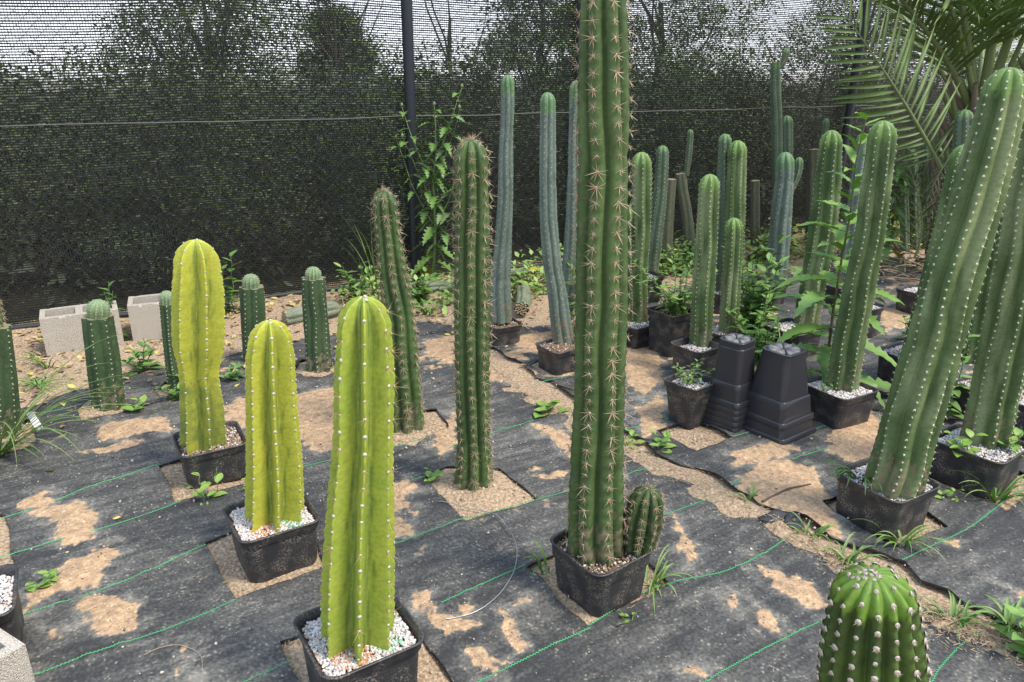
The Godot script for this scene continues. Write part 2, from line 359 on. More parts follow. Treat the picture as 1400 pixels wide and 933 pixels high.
# ---------------------------------------------------------------- cactus
const STYLE := {
	# rib depth, profile power, fin?, scallop, areole spacing, twist, hues a b c
	"yellow": {"depth": 0.58, "pow": 3.1, "fin": true, "scal": 0.020, "gap": 0.040, "a": Color(0.60, 0.57, 0.075), "b": Color(0.31, 0.41, 0.065), "c": Color(0.13, 0.19, 0.06)},
	"spiny": {"depth": 0.40, "pow": 3.0, "fin": false, "scal": 0.030, "gap": 0.037, "a": Color(0.095, 0.155, 0.050), "b": Color(0.065, 0.110, 0.038), "c": Color(0.14, 0.175, 0.08)},
	"blue": {"depth": 0.26, "pow": 2.2, "fin": false, "scal": 0.006, "gap": 0.030, "a": Color(0.175, 0.225, 0.185), "b": Color(0.125, 0.17, 0.135), "c": Color(0.27, 0.29, 0.23)},
	"bluegreen": {"depth": 0.26, "pow": 2.0, "fin": false, "scal": 0.012, "gap": 0.030, "a": Color(0.115, 0.165, 0.105), "b": Color(0.085, 0.125, 0.07), "c": Color(0.17, 0.20, 0.13)},
	"pach": {"depth": 0.31, "pow": 1.45, "fin": false, "scal": 0.010, "gap": 0.026, "a": Color(0.118, 0.180, 0.066), "b": Color(0.068, 0.112, 0.040), "c": Color(0.225, 0.285, 0.13)},
	"dark": {"depth": 0.24, "pow": 2.2, "fin": false, "scal": 0.008, "gap": 0.026, "a": Color(0.070, 0.115, 0.050), "b": Color(0.050, 0.085, 0.040), "c": Color(0.10, 0.14, 0.075)},
	"cap": {"depth": 0.26, "pow": 1.8, "fin": false, "scal": 0.03, "gap": 0.011, "a": Color(0.24, 0.33, 0.17), "b": Color(0.16, 0.24, 0.12), "c": Color(0.30, 0.37, 0.22)},
	"old": {"depth": 0.26, "pow": 2.0, "fin": false, "scal": 0.006, "gap": 0.03, "a": Color(0.14, 0.16, 0.09), "b": Color(0.16, 0.15, 0.10), "c": Color(0.24, 0.21, 0.15)},
	"felled": {"depth": 0.2, "pow": 2.0, "fin": false, "scal": 0.006, "gap": 0.03, "a": Color(0.22, 0.245, 0.165), "b": Color(0.15, 0.18, 0.115), "c": Color(0.32, 0.32, 0.25)},
	"golden": {"depth": 0.24, "pow": 1.5, "fin": false, "scal": 0.035, "gap": 0.030, "a": Color(0.095, 0.155, 0.032), "b": Color(0.05, 0.085, 0.024), "c": Color(0.10, 0.19, 0.03)},
}

func stem(pts: Array, rads: Array, ribs: int, style: String, phase: float, flat_top := false, fine := 1.0) -> Dictionary:
	var S: Dictionary = STYLE[style]
	var cv := Curve3D.new()
	cv.bake_interval = 0.01
	var n := pts.size()
	var at := [0.0]
	for i in n:
		var t: Vector3 = (pts[mini(i + 1, n - 1)] - pts[maxi(i - 1, 0)]) / 6.0
		cv.add_point(pts[i], -t, t)
	for i in range(1, n):
		at.append(cv.get_closest_offset(pts[i]))
	var L := cv.get_baked_length()
	at[n - 1] = L
	var radius = func(s: float) -> float:
		var i := 0
		while i < n - 2 and s > at[i + 1]:
			i += 1
		var t := clampf((s - at[i]) / maxf(at[i + 1] - at[i], 1e-4), 0, 1)
		var a: float = rads[maxi(i - 1, 0)]
		var b: float = rads[i]
		var c: float = rads[i + 1]
		var d: float = rads[mini(i + 2, n - 1)]
		return 0.5 * (2.0 * b + (c - a) * t + (2.0 * a - 5.0 * b + 4.0 * c - d) * t * t + (3.0 * b - a - 3.0 * c + d) * t * t * t)
	var gap: float = S.gap * clampf(rads[0] / 0.06, 0.35, 1.0) if style != "cap" else S.gap
	if style == "spiny" and rads[0] < 0.05:
		gap = 0.026
	var per := (16 if S.fin else 10) if ribs < 10 else 8
	per = maxi(6, int(per * fine))
	var cols := ribs * per
	var step := maxf(gap / 5.0, 0.006 / fine)
	var dome: float = rads[n - 2] * (0.8 if style == "golden" else 1.25 if style != "cap" else 1.0)
	if flat_top:
		dome = 0.0
	dome = minf(dome, L * 0.6)
	var ss := []
	var ff := []
	var s := 0.0
	while s < L - dome:
		ss.append(s)
		ff.append(1.0)
		s += step
	if flat_top:
		ss.append(L)
		ff.append(1.0)
	else:
		for k in 12:
			var ph := (k + 1) / 12.0 * PI * 0.49
			ss.append(L - dome + dome * sin(ph))
			ff.append(cos(ph))
	var wob := noise(3.0, int(phase * 1000) + 7, 2)
	var pig := noise(9.0, int(phase * 777) + 3, 3)
	var V := PackedVector3Array()
	var C := PackedColorArray()
	var areoles := []
	var nexts := []
	for k in ribs:
		nexts.append(gap * (0.35 if k % 2 == 0 else 0.85) + 0.01)
	var rim := []
	for i in ss.size():
		s = ss[i]
		var p := cv.sample_baked(s, true)
		var t := (cv.sample_baked(minf(s + 0.012, L), true) - cv.sample_baked(maxf(s - 0.012, 0), true)).normalized()
		var xa := (Vector3.RIGHT - t * t.x).normalized()
		var za := xa.cross(t)
		var sc: float = minf(s, L - dome)
		var R: float = radius.call(sc) * ff[i]
		if style in ["spiny", "pach", "blue", "bluegreen", "old"]:      # pinches where growth paused
			for b in 3:
				var s0 := L * (0.2 + 0.27 * b + 0.10 * sin(phase * 37.0 + b * 5.0 + L * 50.0))
				R *= 1.0 - 0.05 * (0.6 + 0.4 * sin(phase * 91.0 + b * 3.0)) * exp(-pow((s - s0) / 0.022, 2.0))
		if not flat_top and ff[i] < 1.0:
			R = maxf(R, rads[n - 2] * 0.03)
		var twist := (0.05 if S.fin else 0.24) * wob.get_noise_1d(s * 0.6)
		var dep: float = S.depth * (1.0 - 0.25 * (1.0 - ff[i]))
		var age := 1.0 - s / L
		for j in cols:
			var rib := int(floor(float(j) / per + 0.5)) % ribs
			var w := 2.0 * (fposmod(float(j) / per + 0.5, 1.0) - 0.5)
			if S.fin:                        # more columns on the thin crest
				w = signf(w) * pow(absf(w), 1.7)
			var u := absf(w)
			var th := TAU * (rib + 0.5 * w) / ribs + twist + phase
			var f: float
			if S.fin:
				var us := maxf(0.0, sqrt(maxf(u - 0.055, 0.0) * maxf(u - 0.055, 0.0) + 0.0004) - 0.02)
				f = 1.0 - dep * (1.0 - pow(1.0 - us, S.pow))
			else:
				f = 1.0 - dep * pow(u, S.pow)
			var off: float = nexts[rib] if false else gap * (0.35 if rib % 2 == 0 else 0.85)
			var wave := cos(TAU * (s - off - 0.01) / gap)
			f *= 1.0 - S.scal * (1.0 - u) * (1.0 - u) * (wave if S.fin else -wave)
			f *= 1.0 + (0.014 if S.fin else 0.035) * wob.get_noise_3d(s * 1.1, rib * 3.1, 0.0) + 0.012 * wob.get_noise_3d(s * 5.0, th * 0.8, 4.0)
			var dir := xa * cos(th) - za * sin(th)
			var q := p + dir * R * f
			V.append(q)
			# pigment: growth zones with a broken edge, blotches, corky old skin
			var z1 := pig.get_noise_3d(q.x * 0.9, q.y * 0.55, q.z * 0.9)
			var z2 := pig.get_noise_3d(q.x * 5.0 + 9.0, q.y * 3.0, q.z * 5.0)
			var col: Color
			match style:
				"yellow":
					col = ramp(S.a, S.b, greener + 0.30 * z1 + 0.12 * z2)
					# green variegation in broken streaks along the furrows, deepened to paint groove shade
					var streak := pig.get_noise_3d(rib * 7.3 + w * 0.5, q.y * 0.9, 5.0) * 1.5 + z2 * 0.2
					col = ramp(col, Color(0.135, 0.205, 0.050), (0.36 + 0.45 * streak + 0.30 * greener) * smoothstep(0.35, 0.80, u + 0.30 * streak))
					if s < old_growth * L:          # last year's growth ends in a broken line
						col = ramp(col, S.c, 0.55 + 0.5 * z1 + 0.3 * z2 + clampf((old_growth * L - s - 0.03 + 0.05 * z2) * 20.0, -0.6, 0.0))
				"pach":
					col = ramp(S.a, S.b, 0.5 + 1.2 * z1 + 0.2 * z2)
					col = ramp(col, S.c, (pig.get_noise_3d(q.x * 0.9 + 5.0, q.y * 0.18, q.z * 0.9) * 1.9 + z2 * 0.2 - 0.10) * 1.5)
					if s > L - 0.07 - 0.05 * z2:
						col = col.lerp(Color(0.19, 0.33, 0.07), 0.5)
				"golden":
					col = ramp(S.b, S.a, 0.25 + z1 + 0.4 * z2)
					if s > L - 0.05 + 0.03 * z2:
						col = col.lerp(Color(0.20, 0.35, 0.04), 0.55)
				_:
					col = ramp(S.a, S.b, 0.5 + 1.1 * z1 + 0.5 * z2)
					col = ramp(col, S.c, z2 * 2.2 - 0.35)
					if style == "blue" and s > L - 0.10 + 0.05 * z2 or style == "bluegreen" and s > L - 0.04 + 0.03 * z2:
						col = col.lerp(Color(0.12, 0.25, 0.07), 0.6)
			if style in ["spiny", "pach", "dark", "bluegreen", "blue"] and s < 0.16 and z2 + 0.5 * z1 > 0.06 + 1.6 * s:      # corky scabs on old skin
				col = col.lerp(Color(0.25, 0.20, 0.13), 0.75)
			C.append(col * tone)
			if j % per == 0 and s >= nexts[rib] and s < L - dome * 0.10:
				nexts[rib] += gap * (1.0 if ff[i] > 0.6 else 0.7)
				areoles.append([q, (dir + t * (1.4 * (1.0 - ff[i]))).normalized(), t, th, s / L])
	var rows := ss.size()
	var I := PackedInt32Array()
	for i in rows - 1:
		for j in cols:
			var a := i * cols + j
			var b := i * cols + (j + 1) % cols
			I.append_array([a, a + cols, b + cols, a, b + cols, b])
	if not flat_top:
		var top := V.size()
		V.append(cv.sample_baked(L, true) - Vector3(0, rads[n - 2] * 0.02, 0))
		C.append(C[C.size() - 1])
		for j in cols:
			I.append_array([(rows - 1) * cols + j, top, (rows - 1) * cols + (j + 1) % cols])
	else:
		for j in cols:
			rim.append(V[(rows - 1) * cols + j])
	return {"mesh": tris(V, smooth(V, I), I, C), "areoles": areoles, "rim": rim, "tip": cv.sample_baked(L, true)}

func spine_mesh(seed_: int, count: int, length: float, thick: float, pad: float, woolly: Color, spine: Color, tip: Color, low := 0.15, woolbump := 0.5) -> ArrayMesh:
	var r := RandomNumberGenerator.new()
	r.seed = seed_
	var st := SurfaceTool.new()
	st.begin(Mesh.PRIMITIVE_TRIANGLES)
	if pad > 0.0:
		var sp := 7
		var ring := []
		for k in 4:
			var ph := k / 3.0 * PI * 0.5
			var row := []
			for j in sp:
				var an := TAU * j / sp
				var rr := pad * cos(ph) * (1.0 + r.randf_range(-0.15, 0.15)) + 0.00005
				row.append(Vector3(cos(an) * rr, pad * woolbump * sin(ph) * (1.0 + r.randf_range(-0.1, 0.2)) - 0.0004, -sin(an) * rr))
			ring.append(row)
		for i in 3:
			for j in sp:
				var q := [ring[i][j], ring[i + 1][j], ring[i + 1][(j + 1) % sp], ring[i][j], ring[i + 1][(j + 1) % sp], ring[i][(j + 1) % sp]]
				for p in q:
					st.set_color(woolly * r.randf_range(0.85, 1.1))
					st.set_normal((p + Vector3(0, pad * 0.3, 0)).normalized())
					st.add_vertex(p)
	for k in count:
		var an := TAU * (k + r.randf_range(-0.3, 0.3)) / count
		var el := r.randf_range(low, low + 0.5) if k > 0 else 0.9
		var d := Vector3(cos(an) * cos(el), sin(el), sin(an) * cos(el))
		var ln := length * (r.randf_range(0.6, 1.0) if k > 0 else 1.25)
		var x := d.cross(Vector3(0.3, 0.9, 0.1)).normalized()
		var z := x.cross(d)
		var b := []
		for j in 3:
			b.append((x * cos(TAU * j / 3) - z * sin(TAU * j / 3)) * thick)
		for j in 3:
			var q := [b[j], d * ln, b[(j + 1) % 3]]
			for m in 3:
				st.set_color(tip if m == 1 else spine)
				st.set_normal(b[(j + (m >> 1)) % 3].normalized())
				st.add_vertex(q[m])
	return st.commit()

func on_skin(a: Array, size: float, spin: float) -> Transform3D:
	var y: Vector3 = a[1]
	var z: Vector3 = (a[2] - y * y.dot(a[2])).normalized()
	var x := y.cross(z)
	return Transform3D(Basis(x, y, z).rotated(y, spin).scaled(Vector3.ONE * size), a[0])

# which: row of CACTI. singly: every areole a mesh of its own. spikes: names of spine meshes to draw from
func cactus(which: String, called: String, label: String, spikes: Array, singly := false, phase := 0.0, group := "", fine := 1.0, parent: Node3D = null, part := "stem", size := 1.0, flat_top := false, sink := 0.012) -> Node3D:
	var d: Array = CACTI[which]
	var rows: Array = d[3]
	var o: Node3D = parent
	var org: Vector3
	if parent == null:
		org = Vector3(rows[0][0], rows[0][1], d[2])
		o = thing(called, label, "cactus", org, 0, group)
	else:
		org = parent.position
	var pts := []
	var rads := []
	for i in rows.size():
		var p := Vector3(rows[i][0], rows[i][1], d[2]) - org
		if i == 0:
			p.y -= sink
		pts.append(p)
		rads.append(rows[i][2])
	if not flat_top:
		rads[rads.size() - 1] = rads[rads.size() - 2]
	var g := stem(pts, rads, d[1], d[0], phase, flat_top, fine)
	var body := put(part, g.mesh, M["skin_" + d[0]], o)
	o.set_meta("tip_of_it", g.tip)
	if flat_top:
		var V := PackedVector3Array()
		var I := PackedInt32Array()
		var mid := Vector3.ZERO
		for p in g.rim:
			V.append(p)
			mid += p
		mid /= V.size()
		for k in V.size():
			V.append(V[k].lerp(mid, 0.35) + Vector3(0, -0.004, 0))
		V.append(mid + Vector3(0, 0.003, 0))
		var n: int = g.rim.size()
		for j in n:
			var b := (j + 1) % n
			I.append_array([j, j + n, b + n, j, b + n, b, j + n, 2 * n, b + n])
		put("cut_face", tris(V, smooth(V, I), I), M.cut if d[0] == "old" or d[0] == "bluegreen" else M.graft_scar, body if parent == null else o)
	o.remove_meta("tip_of_it")
	if d[0] in ["spiny", "golden", "yellow"] and not spikes.is_empty():
		var rt: float = rads[rads.size() - 2] * (0.42 if d[0] == "golden" else 0.25)
		var nt := 26 if d[0] == "golden" else 5
		for k in nt:
			var rr := rt * sqrt((k + 0.3) / nt)
			var p: Vector3 = g.tip + Vector3(cos(k * 2.4) * rr, -rr * rr / rt * 0.55 + 0.001, sin(k * 2.4) * rr)
			g.areoles.append([p, Vector3(cos(k * 2.4) * 0.5, 1, sin(k * 2.4) * 0.5).normalized(), Vector3.UP.rotated(Vector3.RIGHT, 1.5), 0.0, 1.0])
	if which == "blue_b":              # tan scars on the lower half
		var arr: Array = g.mesh.surface_get_arrays(0)
		var sc := SurfaceTool.new()
		sc.begin(Mesh.PRIMITIVE_TRIANGLES)
		for k in 420:
			var i: int = rng.randi() % arr[Mesh.ARRAY_VERTEX].size()
			var p: Vector3 = arr[Mesh.ARRAY_VERTEX][i]
			if p.y < 0.72 * rng.randf():
				sc.append_from(spare.scar, 0, on_skin([p, arr[Mesh.ARRAY_NORMAL][i], Vector3.UP], rng.randf_range(0.5, 1.3), rng.randf() * TAU))
		put("scars", sc.commit(), M.spine, o, Transform3D.IDENTITY, "stuff")
	if spikes.is_empty():
		return o
	if singly:
		for a in g.areoles:
			put("spine_cluster" if d[0] == "spiny" else "areole", spare[spikes[rng.randi() % spikes.size()]], M.spine, o, on_skin(a, size * rng.randf_range(0.72, 1.25), rng.randf() * TAU))
	elif g.areoles.size() > 0:
		var st := SurfaceTool.new()
		st.begin(Mesh.PRIMITIVE_TRIANGLES)
		for a in g.areoles:
			st.append_from(spare[spikes[rng.randi() % spikes.size()]], 0, on_skin(a, size * rng.randf_range(0.8, 1.2), rng.randf() * TAU))
		put("spines", st.commit(), M.spine, o, Transform3D.IDENTITY, "stuff")
	return o

# ---------------------------------------------------------------- pots
func square_ring(half: float, cr: float, y: float) -> Array:
	var row := []
	cr = minf(cr, half * 0.95)
	for k in 4:
		var base := k * PI / 2
		var cx := (half - cr) * (1 if k == 0 or k == 3 else -1)
		var cz := (half - cr) * (-1 if k < 2 else 1)
		for j in 5:
			var an := base + j / 4.0 * PI / 2
			row.append(Vector3(cx + cr * cos(an), y, cz - cr * sin(an)))
	return row

func warp(rows: Array, amp: float, seed_: int) -> Array:      # thin plastic is never quite square
	var w := noise(4.0, seed_, 2)
	for row in rows:
		for i in row.size():
			var p: Vector3 = row[i]
			row[i] = p + Vector3(w.get_noise_3d(p.x, p.y, p.z), 0.5 * w.get_noise_3d(p.z, p.x, p.y + 7.0), w.get_noise_3d(p.y, p.z, p.x + 3.0)) * amp
	return rows

func pebble(seed_: int) -> ArrayMesh:
	var r := RandomNumberGenerator.new()
	r.seed = seed_
	var rows := []
	for i in 5:
		var ph := -PI / 2 + i / 4.0 * PI
		var row := []
		for j in 6:
			var an := TAU * j / 6
			var rr := 0.5 * (1.0 + r.randf_range(-0.18, 0.18)) if i in [1, 2, 3] else 0.5
			row.append(Vector3(cos(an) * cos(ph), sin(ph) * 0.8, -sin(an) * cos(ph)) * rr)
		rows.append(row)
	return loft(rows)

func gravel(parent: Node3D, half: float, y: float, count: int, size: float, hue: String, mound := 0.0) -> void:
	var xf := []
	var co := []
	for i in count:
		var x := rng.randf_range(-half, half)
		var z := rng.randf_range(-half, half)
		var e := maxf(absf(x), absf(z)) / half
		if e > 0.98 or absf(x) + absf(z) > half * 1.78:
			continue
		var s := size * rng.randf_range(0.6, 1.3)
		var b := Basis.from_euler(Vector3(rng.randf() * TAU, rng.randf() * TAU, rng.randf() * TAU)) * Basis.from_scale(Vector3(s, s * rng.randf_range(0.7, 1.0), s))
		xf.append(Transform3D(b, Vector3(x, y + mound * (1.0 - e * e) + rng.randf_range(-0.35, 0.35) * size, z)))
		var g := rng.randf_range(0.42, 0.72)
		var c := Color(g, g * 0.95, g * 0.92)
		var k := rng.randf()
		if k < 0.16:
			c = Color(0.55, 0.40, 0.33) * rng.randf_range(0.7, 1.1)
		elif k < 0.22:
			c = Color(0.22, 0.20, 0.18)
		if hue == "dyed":
			var a := Vector2(x, z) / half
			if a.distance_to(Vector2(-0.35, 0.55)) < 0.42 and rng.randf() < 0.45:
				c = Color(0.50, 0.24, 0.13)
			elif (a.distance_to(Vector2(0.45, 0.55)) < 0.30 or a.distance_to(Vector2(0.7, -0.25)) < 0.28) and rng.randf() < 0.45:
				c = Color(0.20, 0.42, 0.30)
		elif hue == "soil":
			c = Color(0.30, 0.21, 0.14) * rng.randf_range(0.6, 1.2) if rng.randf() < 0.7 else c
		co.append(c)
	many("gravel", spare["pebble%d" % (rng.randi() % 3)], M.pebble, parent, xf, co)

func pot(label: String, at: Vector3, yaw: float, side: float, height: float, o := {}) -> Node3D:
	var t := thing(o.get("called", "plant_pot"), label, "plant pot", at, yaw, o.get("group", ""))
	var half := side / 2
	var hb := half * float(o.get("taper", 0.86))
	var cr: float = o.get("corner", 0.036)
	var band: float = o.get("band", 0.030)
	var fill: float = o.get("fill", height - 0.022)
	var sd := rng.randi() % 1000
	var m: Material = M["plastic%d" % (rng.randi() % 3)]
	var rows := []
	rows.append(square_ring(hb * 0.5, 0.01, 0.004))
	rows.append(square_ring(hb * 0.97, cr * 0.9, 0.0))
	rows.append(square_ring(hb, cr, 0.008))
	for k in range(1, 6):
		var f := k / 5.0
		rows.append(square_ring(lerpf(hb, half - 0.010, f), cr, lerpf(0.008, height - band, f)))
	put("wall", loft(warp(rows, 0.004, sd)), m, t)
	rows = []
	rows.append(square_ring(half - 0.011, cr, height - band - 0.001))
	rows.append(square_ring(half - 0.005, cr, height - band + 0.001))
	rows.append(square_ring(half - 0.003, cr, height - 0.008))
	rows.append(square_ring(half + 0.001, cr, height - 0.004))
	rows.append(square_ring(half, cr, height))
	rows.append(square_ring(half - 0.005, cr, height + 0.0005))
	rows.append(square_ring(half - 0.008, cr, height - 0.006))
	rows.append(square_ring(half - 0.012, cr, height - band * 0.8))
	var fw := lerpf(hb, half - 0.012, fill / height) - 0.002
	rows.append(square_ring(fw, cr, minf(fill - 0.012, height - band - 0.004)))
	put("rim", loft(warp(rows, 0.004, sd)), m, t)
	rows = warp([square_ring(fw + 0.003, cr, fill - 0.006), square_ring(fw * 0.6, cr * 0.6, fill - 0.003), square_ring(0.004, 0.002, fill - 0.002)], 0.003, sd)
	put("soil", loft(rows), M.soil, t)
	if o.get("stones", 900) > 0:
		gravel(t, fw, fill, o.get("stones", 900), o.get("stone", 0.0085), o.get("hue", ""), 0.004)
	return t

func turned_pot(label: String, at: Vector3, yaw: float, side: float, height: float, group: String, top_shows: bool, floor_half: float) -> Node3D:
	var t := thing("nursery_pot", label, "plant pot", at, yaw, group)
	var half := side / 2
	var m: Material = M.plastic_clean
	var rows := [square_ring(half - 0.012, 0.02, 0.002), square_ring(half - 0.004, 0.02, 0.0), square_ring(half, 0.02, 0.004), square_ring(half - 0.002, 0.02, 0.026), square_ring(half - 0.009, 0.02, 0.029)]
	put("rim", loft(warp(rows, 0.0012, int(at.y * 1000))), m, t)
	rows = []
	for q in [0.0, 0.1, 0.2, 0.295, 0.305, 0.31, 0.4, 0.6, 0.8, 1.0]:
		var f: float = q
		var k := 0 if f < 0.3 else 3
		var h := lerpf(half - 0.010, floor_half, f)
		if k >= 3:
			h -= 0.006 if top_shows else 0.003
		rows.append(square_ring(h, lerpf(0.02, 0.030, f), lerpf(0.029, height - 0.008, f)))
	rows.append(square_ring(floor_half - 0.0032, 0.030, height - 0.004))
	rows.append(square_ring(floor_half - 0.0045, 0.029, height - 0.001))
	rows.append(square_ring(floor_half - 0.007, 0.028, height))
	rows.append(square_ring(floor_half - 0.014, 0.024, height))
	rows.append(square_ring(floor_half - 0.016, 0.022, height - 0.001))
	if top_shows:
		rows.append(square_ring(floor_half - 0.018, 0.020, height - 0.010))
		rows.append(square_ring(0.006, 0.003, height - 0.012))
	else:
		rows.append(square_ring(0.006, 0.003, height - 0.004))
	put("wall", loft(warp(rows, 0.0012, 5)), m, t)
	if top_shows:
		for k in 8:                      # the raised wedges of the pot's foot, with drain slots between
			var an := TAU * (k + 0.5) / 8
			var far := floor_half * 1.3
			far = minf(far, (floor_half - 0.019) / maxf(absf(cos(an)), absf(sin(an))))
			var d := Vector3(cos(an), 0, sin(an))
			var e := Vector3(-sin(an), 0, cos(an))
			var b := BoxMesh.new()
			var st := SurfaceTool.new()
			st.begin(Mesh.PRIMITIVE_TRIANGLES)
			var y0 := height - 0.012
			var y1 := height + 0.002
			var q := [d * 0.018 - e * 0.004, d * far - e * far * 0.30, d * far + e * far * 0.30, d * 0.018 + e * 0.004]
			for i in 4:
				var a: Vector3 = q[i]
				var c: Vector3 = q[(i + 1) % 4]
				var up := Vector3.UP
				for p in [a + up * y0, c + up * y1, a + up * y1, a + up * y0, c + up * y0, c + up * y1]:
					st.add_vertex(p)
			for p in [q[0], q[1], q[2], q[0], q[2], q[3]]:
				st.add_vertex(p + Vector3.UP * y1)
			st.set_smooth_group(-1)
			st.generate_normals()
			put("foot_wedge", st.commit(), M.plastic_pale, t)
	return t

# ---------------------------------------------------------------- leaves, weeds and grass
func leaf_mesh(width: float, curl: float, fold: float, teeth: float, seed_: int, segs := 7, blunt := 0.75) -> ArrayMesh:
	var r := RandomNumberGenerator.new()
	r.seed = seed_
	var rows := []
	for i in segs + 1:
		var t := float(i) / segs
		var w := width * pow(sin(PI * clampf(pow(t, blunt), 0.02, 0.99)), 0.85) + 0.004
		w *= 1.0 + (teeth * (0.5 if i % 2 == 0 else -0.5)) * (1.0 + r.randf_range(-0.4, 0.4)) if i > 0 and i < segs else 1.0
		var y := -curl * t * t + 0.10 * sin(t * 5.0 + seed_) * curl
		rows.append([Vector3(-w, y + fold * w + r.randf_range(-0.02, 0.02), t), Vector3(-w * 0.5, y + fold * w * 0.35, t), Vector3(0, y, t), Vector3(w * 0.5, y + fold * w * 0.35, t), Vector3(w, y + fold * w + r.randf_range(-0.02, 0.02), t)])
	return loft(rows, false)

func look(dir: Vector3, up := Vector3.UP, s := 1.0, at := Vector3.ZERO) -> Transform3D:
	var z := dir.normalized()
	var x := up.cross(z)
	if x.length() < 0.05:
		x = Vector3.RIGHT.cross(z)
	x = x.normalized()
	return Transform3D(Basis(x, z.cross(x), z).scaled(Vector3.ONE * s), at)

# stems with leaves set round them
func weed(called: String, label: String, category: String, at: Vector3, o: Dictionary) -> Node3D:
	var t := thing(called, label, category, at, 0, o.get("group", ""))
	var r := RandomNumberGenerator.new()
	r.seed = o.get("seed", 1)
	var stems: int = o.get("stems", 3)
	var h: float = o.h
	for k in stems:
		var an := TAU * k / stems + r.randf_range(-0.5, 0.5)
		var lean: float = o.get("spread", 0.35) * r.randf_range(0.4, 1.0) * (0.3 if k == 0 else 1.0)
		var hh := h * (1.0 if k == 0 else r.randf_range(0.55, 0.95))
		var out := Vector3(cos(an), 0, sin(an))
		if o.has("axis"):
			out = o.axis * 12.0
			lean = 1.0 / 12.0
		var pts := []
		for i in 7:
			var f := i / 6.0
			pts.append(out * (lean * hh * pow(f, 1.3) + 0.01) + Vector3(r.randf_range(-1, 1) * 0.012, hh * f * (1.0 - 0.25 * lean * f), r.randf_range(-1, 1) * 0.012) - Vector3(0, 0.02 * (1 - f), 0))
		var sr: float = o.get("stem_r", 0.004)
		put("stem", tube(pts, sr, sr * 0.4, 5), M.get(o.get("stem_mat", "stem"), M.stem), t)
		var nl: int = o.get("leaves", 12)
		for i in nl:
			var f := lerpf(o.get("from", 0.15), 1.0, (i + r.randf_range(-0.2, 0.2)) / float(nl))
			f = clampf(f, 0.02, 1.0)
			var seg := minf(f * 6.0, 5.999)
			var p: Vector3 = pts[int(seg)].lerp(pts[int(seg) + 1], seg - int(seg))
			var la := i * 2.4 + k + r.randf_range(-0.3, 0.3)
			var tilt: float = lerpf(o.get("tilt0", 0.1), o.get("tilt1", 0.8), f) + r.randf_range(-0.25, 0.25)
			var d := Vector3(cos(la) * cos(tilt), sin(tilt), sin(la) * cos(tilt))
			var s: float = o.get("leaf", 0.06) * lerpf(1.15, o.get("tip", 0.55), f) * r.randf_range(0.75, 1.2)
			var kind: Array = o.get("kinds", ["leaf0", "leaf1", "leaf2"])
			put("leaf", spare[kind[r.randi() % kind.size()]], M[o.get("mats", ["green0", "green1", "green2"])[r.randi() % 3]], t, look(d, Vector3.UP, s, p))
	return t

func grass(label: String, at: Vector3, count: int, length: float, seed_: int, o := {}) -> Node3D:
	var t := thing("grass_clump", label, "grass", at, 0, o.get("group", "grass clumps on the weed cloth"))
	var r := RandomNumberGenerator.new()
	r.seed = seed_
	for k in count:
		var an := r.randf() * TAU
		if o.has("toward"):
			an = o.toward + r.randf_range(-1.0, 1.0) * o.get("fan", 1.2)
		var out := Vector3(cos(an), 0, sin(an))
		var side := Vector3(-out.z, 0, out.x)
		var ln := length * r.randf_range(0.5, 1.1)
		var up: float = o.get("up", 1.1) * r.randf_range(0.6, 1.2)
		var p := out * r.randf_range(0.0, 0.025) + side * r.randf_range(-0.02, 0.02) - Vector3(0, 0.01, 0)
		var v := (out * 0.7 + Vector3.UP * up).normalized()
		var w: float = o.get("w", 0.004) * r.randf_range(0.7, 1.2)
		var rows := []
		var n := 9
		for i in n + 1:
			var f := float(i) / n
			var ww := w * (1.0 - pow(f, 2.2)) + 0.0003
			rows.append([p - side * ww + Vector3(0, ww * 0.7, 0), p, p + side * ww + Vector3(0, ww * 0.7, 0)])
			p += v * ln / n
			v = (v + Vector3(0, -o.get("sag", 0.26) * (0.4 + f), 0) + side * r.randf_range(-0.08, 0.08)).normalized()
			if at.y + p.y < 0.008:
				p.y = 0.008 - at.y
				v.y = maxf(v.y, 0.0)
		put("blade", loft(rows, false), M[["blade0", "blade1", "blade2"][r.randi() % 3]], t)
	return t

